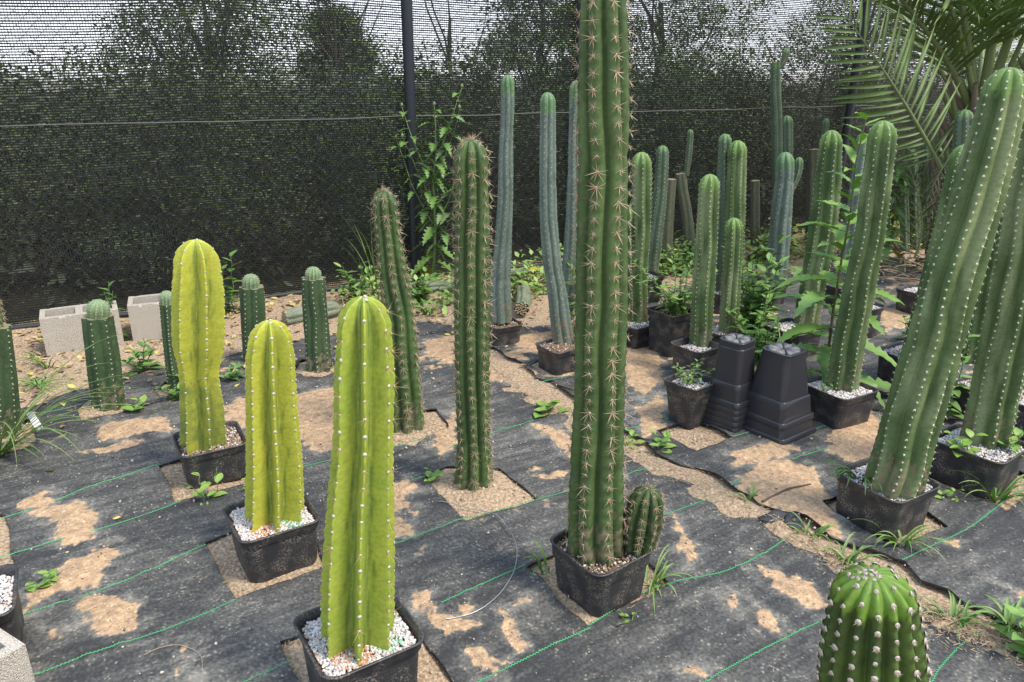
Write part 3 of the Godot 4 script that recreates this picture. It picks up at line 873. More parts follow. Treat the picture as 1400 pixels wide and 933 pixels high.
func thistle(label: String, at: Vector3, h: float, seed_: int, lean := 0.0) -> Node3D:
	var t := thing("thistle", label, "weed", at, 0)
	var r := RandomNumberGenerator.new()
	r.seed = seed_
	var main := []
	for i in 9:
		var f := i / 8.0
		main.append(Vector3(lean * f + r.randf_range(-1, 1) * 0.01, h * f - 0.02, r.randf_range(-1, 1) * 0.01))
	put("stem", tube(main, 0.015, 0.004, 6), M.stem, t)
	var arms := [main]
	for k in 7:
		var f := 0.30 + 0.085 * k
		var s := 1.0 if k % 2 == 0 else -1.0
		var b: Vector3 = main[int(f * 8)]
		var ln := h * (0.62 - 0.42 * f) * r.randf_range(0.9, 1.2)
		var pts := []
		for i in 6:
			var q := i / 5.0
			pts.append(b + Vector3(s * ln * 0.42 * q, ln * (0.6 * q + 0.4 * q * q), r.randf_range(-0.1, 0.1) * q))
		put("branch", tube(pts, 0.005, 0.002, 5), M.stem, t)
		arms.append(pts)
	for a in arms:
		var e: Vector3 = a[a.size() - 1]
		var head := []
		for i in 5:
			var ph := -PI / 2 + i / 4.0 * PI * 0.85
			var row := []
			for j in 8:
				row.append(e + Vector3(cos(TAU * j / 8) * cos(ph) * 0.011, sin(ph) * 0.014 + 0.01, -sin(TAU * j / 8) * cos(ph) * 0.011))
			head.append(row)
		put("flower_head", loft(head), M.stem, t)
		var st := SurfaceTool.new()
		st.begin(Mesh.PRIMITIVE_TRIANGLES)
		st.append_from(spare.tuft, 0, Transform3D(Basis.IDENTITY.scaled(Vector3.ONE * 1.0), e + Vector3(0, 0.02, 0)))
		put("blossom", st.commit(), M.purple, t)
		var nn: int = 30 if a == main else 12
		for i in nn:
			var f := float(i) / nn
			var q: float = f * (a.size() - 1)
			var p: Vector3 = a[int(q)].lerp(a[mini(int(q) + 1, a.size() - 1)], q - int(q))
			var la := i * 2.4 + r.randf()
			var s := (lerpf(0.34, 0.09, pow(f, 0.55)) if a == main else 0.11) * r.randf_range(0.8, 1.2)
			var tilt := lerpf(-0.2, 0.5, f)
			var yel: bool = a == main and f < 0.2 and r.randf() < 0.6
			put("leaf", spare[["jag0", "jag1", "jag2"][r.randi() % 3]], M.yellowing if yel else M[["green0", "green1", "thistle_green"][r.randi() % 3]], t, look(Vector3(cos(la) * cos(tilt), sin(tilt), sin(la) * cos(tilt)), Vector3.UP, s, p))
	return t

# ---------------------------------------------------------------- trees behind the net
func crown(parent: Node3D, blobs: Array, count: int, leaf: float, a: Color, b: Color, seed_: int) -> void:
	var r := RandomNumberGenerator.new()
	r.seed = seed_
	var xf := []
	var co := []
	var total := 0.0
	for bl in blobs:
		total += pow(bl[1], 2.0)
	for bl in blobs:
		var n := int(count * pow(bl[1], 2.0) / total)
		var twigs := []
		for k in maxi(6, n / 14):
			var d: Vector3 = Vector3(r.randfn(), r.randfn(), r.randfn()).normalized() * bl[1] * pow(r.randf(), 0.33)
			twigs.append(bl[0] + d * Vector3(1, bl[2] if bl.size() > 2 else 0.9, 1))
		for k in n:
			var c: Vector3 = twigs[r.randi() % twigs.size()] + Vector3(r.randfn(), r.randfn(), r.randfn()) * leaf * 1.3
			if c.y < 0.05:
				continue
			var s := leaf * r.randf_range(0.6, 1.3)
			xf.append(Transform3D(Basis.from_euler(Vector3(r.randf_range(-0.9, 0.9), r.randf() * TAU, r.randf_range(-0.9, 0.9))).scaled(Vector3.ONE * s), c))
			co.append(a.lerp(b, r.randf()))
	many("crown", spare.tree_leaf, M.foliage, parent, xf, co)

func limbs(parent: Node3D, h: float, r0: float, count: int, spread: float, seed_: int, m: Material) -> Array:
	var r := RandomNumberGenerator.new()
	r.seed = seed_
	var pts := []
	for i in 6:
		var f := i / 5.0
		pts.append(Vector3(r.randf_range(-1, 1) * 0.05 * f, h * f - 0.05, r.randf_range(-1, 1) * 0.05 * f))
	put("trunk", tube(pts, r0, r0 * 0.45, 8), m, parent)
	var ends := []
	for k in count:
		var f := r.randf_range(0.3, 1.0)
		var b: Vector3 = pts[int(f * 5)]
		var an := k * 2.4 + r.randf()
		var d := Vector3(cos(an) * spread, r.randf_range(0.7, 1.2), sin(an) * spread)
		var q := []
		var p := b
		var ln := h * r.randf_range(0.35, 0.6)
		for i in 6:
			q.append(p)
			p += d * ln / 5 + Vector3(r.randf_range(-1, 1), r.randf_range(-0.3, 0.6), r.randf_range(-1, 1)) * ln * 0.05
		put("limb", tube(q, r0 * 0.42, r0 * 0.10, 5), m, parent)
		ends.append(q)
	return ends

# ---------------------------------------------------------------- palm
func frond(parent: Node3D, a: Vector3, b: Vector3, c: Vector3, leaflet: float, width: float, seed_: int, bare := 0.18, m: Material = null, sag := 0.35, face := Vector3.UP) -> void:
	var r := RandomNumberGenerator.new()
	r.seed = seed_
	var pts := []
	for i in 21:
		var t := i / 20.0
		pts.append(a.lerp(b, t).lerp(b.lerp(c, t), t))
	var node := put("frond", tube(pts, width, width * 0.15, 6), M.rachis, parent)
	var ln := 0.0
	for i in 20:
		ln += pts[i].distance_to(pts[i + 1])
	var st := SurfaceTool.new()
	st.begin(Mesh.PRIMITIVE_TRIANGLES)
	var count := int(ln / 0.027)
	for k in count:
		var t := bare + (1.0 - bare) * (k + r.randf_range(-0.3, 0.3)) / count
		t = clampf(t, 0.01, 0.995)
		var q := t * 20.0
		var p: Vector3 = pts[int(q)].lerp(pts[int(q) + 1], q - int(q))
		var tan: Vector3 = (pts[mini(int(q) + 1, 20)] - pts[int(q)]).normalized()
		var s := 1.0 if k % 2 == 0 else -1.0
		var side := tan.cross(face).normalized() * s
		var nrm := side.cross(tan) * s
		var d := (side * 0.85 + tan * lerpf(0.45, 1.0, t) + nrm * r.randf_range(-0.1, 0.45)).normalized()
		var l := leaflet * (0.55 + 0.45 * sin(PI * clampf(t * 1.05, 0, 1))) * r.randf_range(0.8, 1.1)
		st.append_from(spare.leaflet, 0, Transform3D(look(d + Vector3(0, -sag * r.randf_range(0.1, 0.6), 0), nrm + side * r.randf_range(-0.5, 0.5)).basis * Basis.from_scale(Vector3(l * r.randf_range(0.75, 1.1), l * sag, l)), p))
	put("leaflets", st.commit(), m if m else M.palm_green, node)
	if bare > 0.1:
		st = SurfaceTool.new()
		st.begin(Mesh.PRIMITIVE_TRIANGLES)
		for k in 22:
			var t := r.randf_range(0.06, bare + 0.12)
			var p: Vector3 = pts[int(t * 20)]
			var tan: Vector3 = (pts[int(t * 20) + 1] - p).normalized()
			var side := tan.cross(Vector3.UP).normalized() * (1.0 if k % 2 == 0 else -1.0)
			st.append_from(spare.thorn, 0, look(side + tan * 0.6 + Vector3(0, r.randf_range(-0.3, 0.4), 0), Vector3.UP, r.randf_range(0.05, 0.11), p))
		put("thorns", st.commit(), M.thorn, node)

# ---------------------------------------------------------------- ground
func v2(a: Array) -> PackedVector2Array:
	var p := PackedVector2Array()
	for q in a:
		p.append(Vector2(q[0], q[1]))
	return p

func fray(p: PackedVector2Array, amp: float, seed_: int, step := 0.04) -> PackedVector2Array:   # a hand-cut edge
	var w := noise(4.0, seed_, 3)
	var out := PackedVector2Array()
	for i in p.size():
		var a := p[i]
		var b := p[(i + 1) % p.size()]
		var far := a.length() > 4.5 and b.length() > 4.5
		var n := 1 if far else maxi(1, int(a.distance_to(b) / step))
		for k in n:
			var q := a.lerp(b, float(k) / n)
			out.append(q + Vector2(w.get_noise_2d(q.x, q.y), w.get_noise_2d(q.y + 30.0, q.x)) * amp)
	return out

const TX0 := -3.4
const TZ0 := -7.2
const TSPAN := 8.0
func cloth_textures() -> Array:
	var n := 2000
	var hn := 1000
	var sd := PackedFloat32Array()
	sd.resize(hn * hn)
	sd.fill(-0.2)
	var px := TSPAN / hn
	var polys := []
	for a in PATCHES:
		polys.append(v2(a))
	for poly in polys:
		var lo: Vector2 = poly[0]
		var hi: Vector2 = poly[0]
		for p in poly:
			lo = lo.min(p)
			hi = hi.max(p)
		for j in range(maxi(0, int((lo.y - 0.08 - TZ0) / px)), mini(hn, int((hi.y + 0.08 - TZ0) / px) + 1)):
			for i in range(maxi(0, int((lo.x - 0.08 - TX0) / px)), mini(hn, int((hi.x + 0.08 - TX0) / px) + 1)):
				var p := Vector2(TX0 + (i + 0.5) * px, TZ0 + (j + 0.5) * px)
				var best := 9.0
				var m: int = poly.size()
				for k in m:
					best = minf(best, Geometry2D.get_closest_point_to_segment(p, poly[k], poly[(k + 1) % m]).distance_squared_to(p))
				best = sqrt(best)
				if not Geometry2D.is_point_in_polygon(p, poly):
					best = -best
				var q := j * hn + i
				sd[q] = maxf(sd[q], best)
	sand_sd = sd
	var n1 := noise(1.0, 11, 4)      # edge break-up, metres
	var n2 := noise(1.0, 21, 5)      # dust
	var n3 := noise(1.0, 31, 2)      # streaks along the weave
	var fine := noise(0.11, 41, 4).get_seamless_image(512, 512)
	fine.convert(Image.FORMAT_L8)
	var fb := fine.get_data()
	var d := PackedByteArray()
	d.resize(n * n * 3)
	var hgt := PackedByteArray()
	hgt.resize(n * n)
	var cs := cos(CLOTH_DIR)
	var sn := sin(CLOTH_DIR)
	var s := TSPAN / n
	for j in n:
		var z := TZ0 + (j + 0.5) * s
		for i in n:
			var x := TX0 + (i + 0.5) * s
			var u := x * cs - z * sn
			var v := x * sn + z * cs
			var g := fb[(j & 511) * 512 + (i & 511)] / 255.0
			var g2 := fb[((j * 3 + 77) & 511) * 512 + ((i * 3 + 31) & 511)] / 255.0
			var e := n1.get_noise_2d(x * 9.0, z * 9.0)
			# bilinear look-up of the sand outlines
			var fx := clampf(i * 0.5 - 0.25, 0, hn - 1.001)
			var fz := clampf(j * 0.5 - 0.25, 0, hn - 1.001)
			var ix := int(fx)
			var iz := int(fz)
			fx -= ix
			fz -= iz
			var q := iz * hn + ix
			var sdv := lerpf(lerpf(sd[q], sd[q + 1], fx), lerpf(sd[q + hn], sd[q + hn + 1], fx), fz) if ix < hn - 1 and iz < hn - 1 else -0.2
			var m := clampf((sdv + 0.030 * e + 0.034 * (g - 0.5) * (0.4 + g2)) / 0.008 + 0.5, 0.0, 1.0)
			# thinner drifts of sand and silt left by rain, more of it by the bank at the fence
			var dust := n2.get_noise_2d(x * 1.6, z * 1.6) * 0.55 + n3.get_noise_2d(u * 2.6, v * 17.0) * 0.45 + 0.28 * e
			var drift := n2.get_noise_2d(x * 0.9 + 20.0, z * 0.9) + 0.5 * n3.get_noise_2d(u * 1.2 + 9.0, v * 7.0) + 0.35 * e
			var back := clampf((-z - 2.4) / 2.5, 0.0, 1.0)
			m = maxf(m, clampf((drift + 0.26 * (g - 0.5) - lerpf(0.66, 0.22, back)) * 7.0, 0.0, 1.0))
			var scratch := n3.get_noise_2d(u * 9.0 + 40.0, v * 70.0)
			var film := clampf(0.32 + 0.62 * dust + 0.95 * (g2 - 0.5) + 0.15 * scratch + 0.10 * back + 0.42 * clampf((sdv + 0.050 + 0.06 * e) / 0.05, 0.0, 1.0), 0.02, 1.0)
			var hash := (i * 374761393 + j * 668265263) & 0x7fffffff
			hash = ((hash ^ (hash >> 13)) * 1274126177) & 0x7fffffff
			var grit := ((hash >> 8) & 1023) / 1023.0
			var speck := 1.0 if grit > 0.9975 - 0.004 * clampf(dust + 0.3, 0.0, 1.0) or g2 > 0.72 and g > 0.50 and e + 0.8 * dust > 0.10 else 0.0
			var weave := 0.80 + 0.26 * g + 0.13 * grit
			var cr := lerpf(42.0, 122.0, film) * weave
			var cg := lerpf(42.0, 118.0, film) * weave
			var cb := lerpf(42.5, 110.0, film) * weave
			if speck > 0.0:
				cr = 150.0
				cg = 138.0
				cb = 120.0
			var sh := 0.72 + 0.32 * g + 0.10 * e + 0.20 * (g2 - 0.5) + 0.16 * grit
			if grit > 0.975:
				sh *= 0.62 if (hash & 1) == 0 else 1.28
			cr = lerpf(cr, 168.0 * sh, m)
			cg = lerpf(cg, 139.0 * sh, m)
			cb = lerpf(cb, 108.0 * sh, m)
			var o := (j * n + i) * 3
			d[o] = int(clampf(cr, 0, 255))
			d[o + 1] = int(clampf(cg, 0, 255))
			d[o + 2] = int(clampf(cb, 0, 255))
			hgt[j * n + i] = int(clampf(60.0 + 20.0 * g + m * (70.0 + 90.0 * (g - 0.5) + 60.0 * (g2 - 0.5)), 0, 255))
	return [ImageTexture.create_from_image(Image.create_from_data(n, n, false, Image.FORMAT_RGB8, d)), ImageTexture.create_from_image(Image.create_from_data(n, n, false, Image.FORMAT_L8, hgt))]

func sheet(called: String, outline: PackedVector2Array, holes: Array, lift: float, lo: Vector2, hi: Vector2) -> MeshInstance3D:
	var st := 0.034
	var nx := int((hi.x - lo.x) / st)
	var nz := int((hi.y - lo.y) / st)
	var mark := PackedByteArray()
	mark.resize(nx * nz)
	var all := [outline]
	all.append_array(holes)
	for poly in all:
		for i in poly.size():
			var a: Vector2 = poly[i]
			var b: Vector2 = poly[(i + 1) % poly.size()]
			var k := maxi(1, int(a.distance_to(b) / 0.008))
			for j in k + 1:
				var p := (a.lerp(b, float(j) / k) - lo) / st
				if p.x >= 0 and p.y >= 0 and p.x < nx and p.y < nz:
					mark[int(p.y) * nx + int(p.x)] = 1
	var V := PackedVector3Array()
	var N := PackedVector3Array()
	var U := PackedVector2Array()
	var I := PackedInt32Array()
	var at := {}
	var vert = func(p: Vector2) -> int:
		var key := Vector2i(roundi(p.x * 5000), roundi(p.y * 5000))
		if at.has(key):
			return at[key]
		var y := cloth(p.x, p.y)
		var e := 0.012
		N.append(Vector3(y - cloth(p.x + e, p.y), e, y - cloth(p.x, p.y + e)).normalized())
		V.append(Vector3(p.x, y + lift, p.y))
		U.append(Vector2((p.x - TX0) / TSPAN, (p.y - TZ0) / TSPAN))
		at[key] = V.size() - 1
		return V.size() - 1
	for j in nz:
		for i in nx:
			var c := lo + Vector2(i, j) * st
			var cell := PackedVector2Array([c, c + Vector2(st, 0), c + Vector2(st, st), c + Vector2(0, st)])
			if mark[j * nx + i] == 0:
				var mid := c + Vector2(st, st) * 0.5
				if not Geometry2D.is_point_in_polygon(mid, outline):
					continue
				var inside := false
				for h in holes:
					if Geometry2D.is_point_in_polygon(mid, h):
						inside = true
						break
				if inside:
					continue
				var q := [vert.call(cell[0]), vert.call(cell[1]), vert.call(cell[2]), vert.call(cell[3])]
				I.append_array([q[0], q[1], q[2], q[0], q[2], q[3]])
				continue
			var parts: Array = Array(Geometry2D.intersect_polygons(cell, outline), TYPE_NIL, "", null)
			for h in holes:
				var next := []
				for p in parts:
					if not Geometry2D.intersect_polygons(p, h).is_empty():
						next.append_array(Geometry2D.clip_polygons(p, h))
					else:
						next.append(p)
				parts = next
			for p in parts:
				var t := Geometry2D.triangulate_polygon(p)
				for k in range(0, t.size(), 3):
					var a: Vector2 = p[t[k]]
					var b: Vector2 = p[t[k + 1]]
					var d: Vector2 = p[t[k + 2]]
					if (b - a).cross(d - a) < 0:
						I.append_array([vert.call(a), vert.call(d), vert.call(b)])
					else:
						I.append_array([vert.call(a), vert.call(b), vert.call(d)])
	var o := put(called, tris(V, N, I, null, U), M.cloth, self, Transform3D.IDENTITY, "structure")
	# cut edges: the thickness of the cloth turning down, with loose tape ends
	var sv := PackedVector3Array()
	var si := PackedInt32Array()
	var r := RandomNumberGenerator.new()
	r.seed = nx
	for poly in all:
		for i in poly.size():
			var a: Vector2 = poly[i]
			var b: Vector2 = poly[(i + 1) % poly.size()]
			if a.distance_to(b) > 0.1 or a.x < lo.x or a.x > hi.x or a.y < lo.y or a.y > hi.y:
				continue
			var k := sv.size()
			var ya := cloth(a.x, a.y) + lift
			var yb := cloth(b.x, b.y) + lift
			sv.append_array([Vector3(a.x, ya + 0.001, a.y), Vector3(b.x, yb + 0.001, b.y), Vector3(b.x, yb - 0.005, b.y), Vector3(a.x, ya - 0.005, a.y)])
			si.append_array([k, k + 1, k + 2, k, k + 2, k + 3])
			for f in 3:
				var p := a.lerp(b, r.randf())
				var d := Vector2(r.randfn(), r.randfn()).normalized() * r.randf_range(0.006, 0.022)
				var w := d.orthogonal().normalized() * 0.0009
				var y := cloth(p.x, p.y) + lift
				k = sv.size()
				sv.append_array([Vector3(p.x + w.x, y, p.y + w.y), Vector3(p.x - w.x, y + 0.001, p.y - w.y), Vector3(p.x + d.x, y + r.randf_range(0.001, 0.008), p.y + d.y)])
				si.append_array([k, k + 1, k + 2])
	put("cut_edge", tris(sv, smooth(sv, si), si), M.cloth_edge, o)
	return o

func stitch(parent: Node3D, line: Array, lift: float) -> void:
	var cv := Curve3D.new()
	var p := v2(line)
	for i in p.size():
		var t := (p[mini(i + 1, p.size() - 1)] - p[maxi(i - 1, 0)]) / 6.0
		cv.add_point(Vector3(p[i].x, 0, p[i].y), Vector3(-t.x, 0, -t.y), Vector3(t.x, 0, t.y))
	cv.bake_interval = 0.01
	var L := cv.get_baked_length()
	var V := PackedVector3Array()
	var I := PackedInt32Array()
	var pts := []
	var n := int(L / 0.0048)
	var wv := noise(1.3, int(L * 100), 2)
	for k in n + 1:
		var s := L * k / n
		var q := cv.sample_baked(s, true)
		var t := (cv.sample_baked(minf(s + 0.01, L), true) - cv.sample_baked(maxf(s - 0.01, 0), true)).normalized()
		var x := t.cross(Vector3.UP)
		q += x * (0.0024 * (1 if k % 2 == 0 else -1) + 0.012 * wv.get_noise_1d(s))
		if sand_on(q.x, q.z) > 0.004 + 0.03 * wv.get_noise_1d(s * 9.0):
			continue
		if k % 37 < 34 or wv.get_noise_1d(s * 3.0 + 20.0) < 0.1:
			pts.append(q)
	for k in pts.size() - 1:
		var a: Vector3 = pts[k]
		var b: Vector3 = pts[k + 1]
		if a.distance_to(b) > 0.03:
			continue
		var x := (b - a).cross(Vector3.UP).normalized() * 0.00125
		var ya := cloth(a.x, a.z) + lift
		var yb := cloth(b.x, b.z) + lift
		var o := V.size()
		V.append_array([Vector3(a.x, ya, a.z) - x, Vector3(a.x, ya + 0.0025, a.z), Vector3(a.x, ya, a.z) + x, Vector3(b.x, yb, b.z) - x, Vector3(b.x, yb + 0.0025, b.z), Vector3(b.x, yb, b.z) + x])
		I.append_array([o, o + 3, o + 4, o, o + 4, o + 1, o + 1, o + 4, o + 5, o + 1, o + 5, o + 2])
	if I.size() > 0:
		put("stitch_line", tris(V, smooth(V, I), I), M.stitch, parent)

func make_ground() -> void:
	var pits := []
	for h in HOLES_A + HOLES_B:
		pits.append(v2(h))
	var xs := []
	var zs := []
	for f in [-80.0, -40.0, -20.0, -12.0, -8.0, -6.0, -5.0]:
		xs.append(f)
	var x := -4.4
	while x < 6.6:
		xs.append(x)
		x += 0.045
	xs.append_array([7.5, 9.0, 13.0, 22.0, 45.0, 80.0])
	for f in [-90.0, -45.0, -25.0, -16.0, -12.0, -10.5]:
		zs.append(f)
	var z := -9.6
	while z < -0.6:
		zs.append(z)
		z += 0.045
	zs.append_array([0.0, 1.0, 3.0, 8.0, 20.0, 60.0])
	var V := PackedVector3Array()
	var I := PackedInt32Array()
	var C := PackedColorArray()
	for zz in zs:
		for xx in xs:
			var near: bool = xx > -4.5 and xx < 6.7 and zz > -9.7 and zz < -0.5
			var fillup := 0.0
			if near:
				for h in pits:
					if Geometry2D.is_point_in_polygon(Vector2(xx, zz), h):
						fillup = 0.008
						break
			V.append(Vector3(xx, earth(xx, zz) + fillup if near else -0.016, zz))
			var k := 0.5 + 0.5 * wide.get_noise_2d(xx * 3.0, zz * 3.0) + 0.4 * lump.get_noise_2d(xx * 2.0, zz * 2.0)
			if fence_gap(xx, zz) < -0.25 + 0.2 * k:      # leaf mould and grass beyond the net
				C.append(Color(0.09, 0.11, 0.06))
				continue
			C.append(Color(0.92, 0.90, 0.88).lerp(Color(1.0, 1.0, 1.0), clampf(k, 0, 1)))
	var n := xs.size()
	for j in zs.size() - 1:
		for i in n - 1:
			var a := j * n + i
			I.append_array([a, a + 1, a + n + 1, a, a + n + 1, a + n])
	put("ground", tris(V, smooth(V, I), I, C), M.sand, self, Transform3D.IDENTITY, "structure")

# ---------------------------------------------------------------- fence
func make_fence() -> void:
	var t := thing("shade_net_fence", "tall black shade net fence with dark posts behind all the cacti", "fence")
	var s0 := -2.6
	var s1 := 11.0
	var billow := noise(0.5, 5, 2)
	var jit := noise(6.0, 6, 2)
	var V := PackedVector3Array()
	var I := PackedInt32Array()
	var nrm := fence_at(0, -1.0) - fence_at(0, 0)
	var y := 0.02
	var k := 0
	while y < 2.5:
		var w := 0.0038 * rng.randf_range(0.85, 1.15)
		var n := 68
		for i in n + 1:
			var s := lerpf(s0, s1, float(i) / n)
			var p := fence_at(s) + nrm * (0.03 * billow.get_noise_2d(s, y * 1.5))
			var yy := y + 0.003 * jit.get_noise_2d(s, y * 3.0) + 0.02 * billow.get_noise_2d(s * 0.8, 9.0) * y
			V.append_array([p + Vector3(0, yy - w, 0), p + Vector3(0, yy + w, 0) + nrm * 0.003])
			if i < n:
				var a := (k * (n + 1) + i) * 2
				I.append_array([a, a + 1, a + 3, a, a + 3, a + 2])
		y += 0.0145
		k += 1
	put("net", tris(V, smooth(V, I), I), M.net, t)
	V = PackedVector3Array()
	I = PackedInt32Array()
	var s := s0
	var d := (fence_at(1) - fence_at(0))
	while s < s1:
		var n := 8
		var o := V.size()
		for i in n + 1:
			y = lerpf(0.02, 2.5, float(i) / n)
			var ss := s + 0.008 * jit.get_noise_2d(s * 3.0, y)
			var p := fence_at(ss) + nrm * (0.03 * billow.get_noise_2d(ss, y * 1.5) - 0.002) + Vector3(0, y, 0)
			V.append_array([p - d * 0.0013, p + d * 0.0013])
			if i < n:
				var a := o + i * 2
				I.append_array([a, a + 2, a + 3, a, a + 3, a + 1])
		s += 0.0140
	put("net_threads", tris(V, smooth(V, I), I), M.net, t)
	# chain link hung behind the net
	V = PackedVector3Array()
	I = PackedInt32Array()
	for g in 2:
		s = s0 - 2.4
		while s < s1:
			var a := fence_at(s, 0.05 + g * 0.004) if g == 0 else fence_at(s + 2.4, 0.05 + g * 0.004)
			var b := fence_at(s + 2.4, 0.05 + g * 0.004) if g == 0 else fence_at(s, 0.05 + g * 0.004)
			b.y = 2.4
			var w := d * 0.0016
			var o := V.size()
			V.append_array([a - w, a + w, b + w, b - w])
			I.append_array([o, o + 3, o + 2, o, o + 2, o + 1])
			s += 0.075
	put("chain_link", tris(V, smooth(V, I), I), M.wire, t)
	for q in [[-0.727, 0.02], [0.491, 0.0], [3.131, 0.05]]:
		var sx: float = (Vector2(q[0], 0).x - F0.x) / (F1 - F0).normalized().x
		var p := fence_at(sx, -0.045)
		put("post", tube([p, p + Vector3(q[1] * 0.5, 1.3, 0), p + Vector3(q[1], 2.55, 0)], 0.038, 0.038, 10), M.post, t)
	var pts := []
	for i in 60:
		var ss := lerpf(s0, s1, i / 59.0)
		pts.append(fence_at(ss, -0.022) + Vector3(0, 1.20 + 0.012 * billow.get_noise_1d(ss * 2.0), 0))
	put("wire", tube(pts, 0.0042, 0.0042, 5), M.grey_wire, t)
	pts = []
	for i in 60:
		var ss := lerpf(s0, s1, i / 59.0)
		pts.append(fence_at(ss, -0.02) + Vector3(0, 0.045 + 0.02 * billow.get_noise_1d(ss * 3.0), 0))
	put("hem", tube(pts, 0.016, 0.016, 6), M.net, t)

# ---------------------------------------------------------------- materials and shared shapes
func make_materials() -> void:
	var grain := noise_tex(512, 0.02, 3, 5, Color(0.80, 0.80, 0.80), Color(1.0, 1.0, 1.0))
	var bump := noise_tex(512, 0.05, 8, 4, Color.BLACK, Color.WHITE, true, 3.0)
	for k in STYLE:
		var m := mat(Color.WHITE, 0.48 if k in ["pach", "golden", "yellow"] else 0.55, true)
		m.metallic_specular = 0.35
		plane_tex(m, grain, 7.0)
		m.normal_enabled = true
		m.normal_texture = bump
		m.normal_scale = 0.18
		M["skin_" + k] = m
	M.spine = mat(Color.WHITE, 0.6, true)
	M.cut = mat(Color(0.42, 0.33, 0.20), 0.9)
	plane_tex(M.cut, grain, 20.0)
	# black plastic with dried splashes of soil
	for k in 3:
		var n := noise(0.008, 60 + k, 3).get_seamless_image(512, 512)
		var f := noise(0.075, 70 + k, 4).get_seamless_image(512, 512)
		n.convert(Image.FORMAT_L8)
		f.convert(Image.FORMAT_L8)
		var a := n.get_data()
		var b := f.get_data()
		var d := PackedByteArray()
		d.resize(512 * 512 * 3)
		for i in 512 * 512:
			var t := clampf((a[i] / 255.0 - 0.30) * 1.3, 0.0, 1.0) * clampf((b[i] / 255.0 - 0.42) * 3.6, 0.0, 1.0)
			t = clampf(t * 1.45, 0.05 * a[i] / 128.0, 0.8)
			d[i * 3] = int(lerpf(40, 138, t))
			d[i * 3 + 1] = int(lerpf(40, 126, t))
			d[i * 3 + 2] = int(lerpf(43, 110, t))
		var m := mat(Color.WHITE, 0.50)
		plane_tex(m, ImageTexture.create_from_image(Image.create_from_data(512, 512, false, Image.FORMAT_RGB8, d)), 3.1)
		m.normal_enabled = true
		m.normal_texture = bump
		m.normal_scale = 0.12
		M["plastic%d" % k] = m
	M.plastic_clean = mat(Color(0.028, 0.028, 0.032), 0.33)
	M.plastic_clean.normal_enabled = true
	M.plastic_clean.uv1_triplanar = true
	M.plastic_clean.uv1_scale = Vector3.ONE * 4.0
	M.plastic_clean.normal_texture = bump
	M.plastic_clean.normal_scale = 0.08
	M.graft_scar = mat(Color(0.19, 0.18, 0.10), 0.9)
	M.plastic_pale = mat(Color(0.19, 0.19, 0.195), 0.55)
	plane_tex(M.plastic_pale, grain, 9.0)
	var sandt := noise_tex(1024, 0.035, 14, 6, Color(0.42, 0.350, 0.280), Color(0.84, 0.735, 0.610))
	var sandb := noise_tex(1024, 0.06, 15, 6, Color.BLACK, Color.WHITE, true, 9.0)
	M.sand = mat(Color.WHITE, 0.95, true)
	plane_tex(M.sand, sandt, 1.7, true)
	M.sand.normal_enabled = true
	M.sand.normal_texture = sandb
	M.sand.normal_scale = 0.9
	M.soil = mat(Color(0.42, 0.34, 0.27), 0.95)
	plane_tex(M.soil, sandt, 5.0)
	M.concrete = mat(Color.WHITE, 0.92)
	plane_tex(M.concrete, noise_tex(512, 0.11, 19, 4, Color(0.50, 0.465, 0.42), Color(0.93, 0.89, 0.83)), 3.0)
	M.concrete.normal_enabled = true
	M.concrete.normal_texture = noise_tex(512, 0.14, 20, 3, Color.BLACK, Color.WHITE, true, 8.0)
	M.pebble = mat(Color.WHITE, 0.85, true)
	var ct := cloth_textures()
	M.cloth = mat(Color.WHITE, 0.78)
	M.cloth.albedo_texture = ct[0]
	M.cloth.heightmap_enabled = true
	M.cloth.heightmap_texture = ct[1]
	M.cloth.heightmap_scale = 1.0
	M.cloth_edge = mat(Color(0.03, 0.03, 0.033), 0.7)
	M.stitch = mat(Color(0.06, 0.31, 0.13), 0.7)
	M.net = mat(Color(0.020, 0.0230, 0.0230), 0.6)
	M.wire = mat(Color(0.10, 0.10, 0.10), 0.5)
	M.grey_wire = mat(Color(0.085, 0.085, 0.08), 0.6)
	M.post = mat(Color(0.009, 0.011, 0.018), 0.55)
	M.bare_wire = mat(Color(0.35, 0.35, 0.36), 0.35)
	M.bare_wire.metallic = 0.7
	M.straw = mat(Color(0.36, 0.27, 0.17), 0.9)
	M.dead = mat(Color(0.20, 0.155, 0.105), 0.95)
	plane_tex(M.dead, grain, 12.0)
	M.twig = mat(Color(0.11, 0.08, 0.055), 0.9)
	M.white_tag = mat(Color(0.75, 0.75, 0.75), 0.5)
	for e in [["green0", Color(0.13, 0.25, 0.05)], ["green1", Color(0.17, 0.31, 0.065)], ["green2", Color(0.10, 0.21, 0.05)], ["thistle_green", Color(0.20, 0.29, 0.12)],
			["fresh0", Color(0.26, 0.42, 0.07)], ["fresh1", Color(0.21, 0.37, 0.06)], ["fresh2", Color(0.30, 0.45, 0.10)], ["yellowing", Color(0.46, 0.42, 0.09)], ["yellow_leaf", Color(0.66, 0.52, 0.05)],
			["blade0", Color(0.17, 0.30, 0.06)], ["blade1", Color(0.13, 0.25, 0.05)], ["blade2", Color(0.24, 0.34, 0.10)], ["stem", Color(0.18, 0.27, 0.09)], ["brown_stem", Color(0.13, 0.09, 0.06)],
			["palm_green", Color(0.155, 0.23, 0.07)], ["palm_dry", Color(0.27, 0.23, 0.13)], ["rachis", Color(0.19, 0.24, 0.085)], ["thorn", Color(0.38, 0.36, 0.17)], ["purple", Color(0.52, 0.33, 0.45)]]:
		var m := mat(e[1], 0.55)
		m.backlight_enabled = true
		m.backlight = (e[1] * 0.8).linear_to_srgb()
		plane_tex(m, grain, 9.0)
		M[e[0]] = m
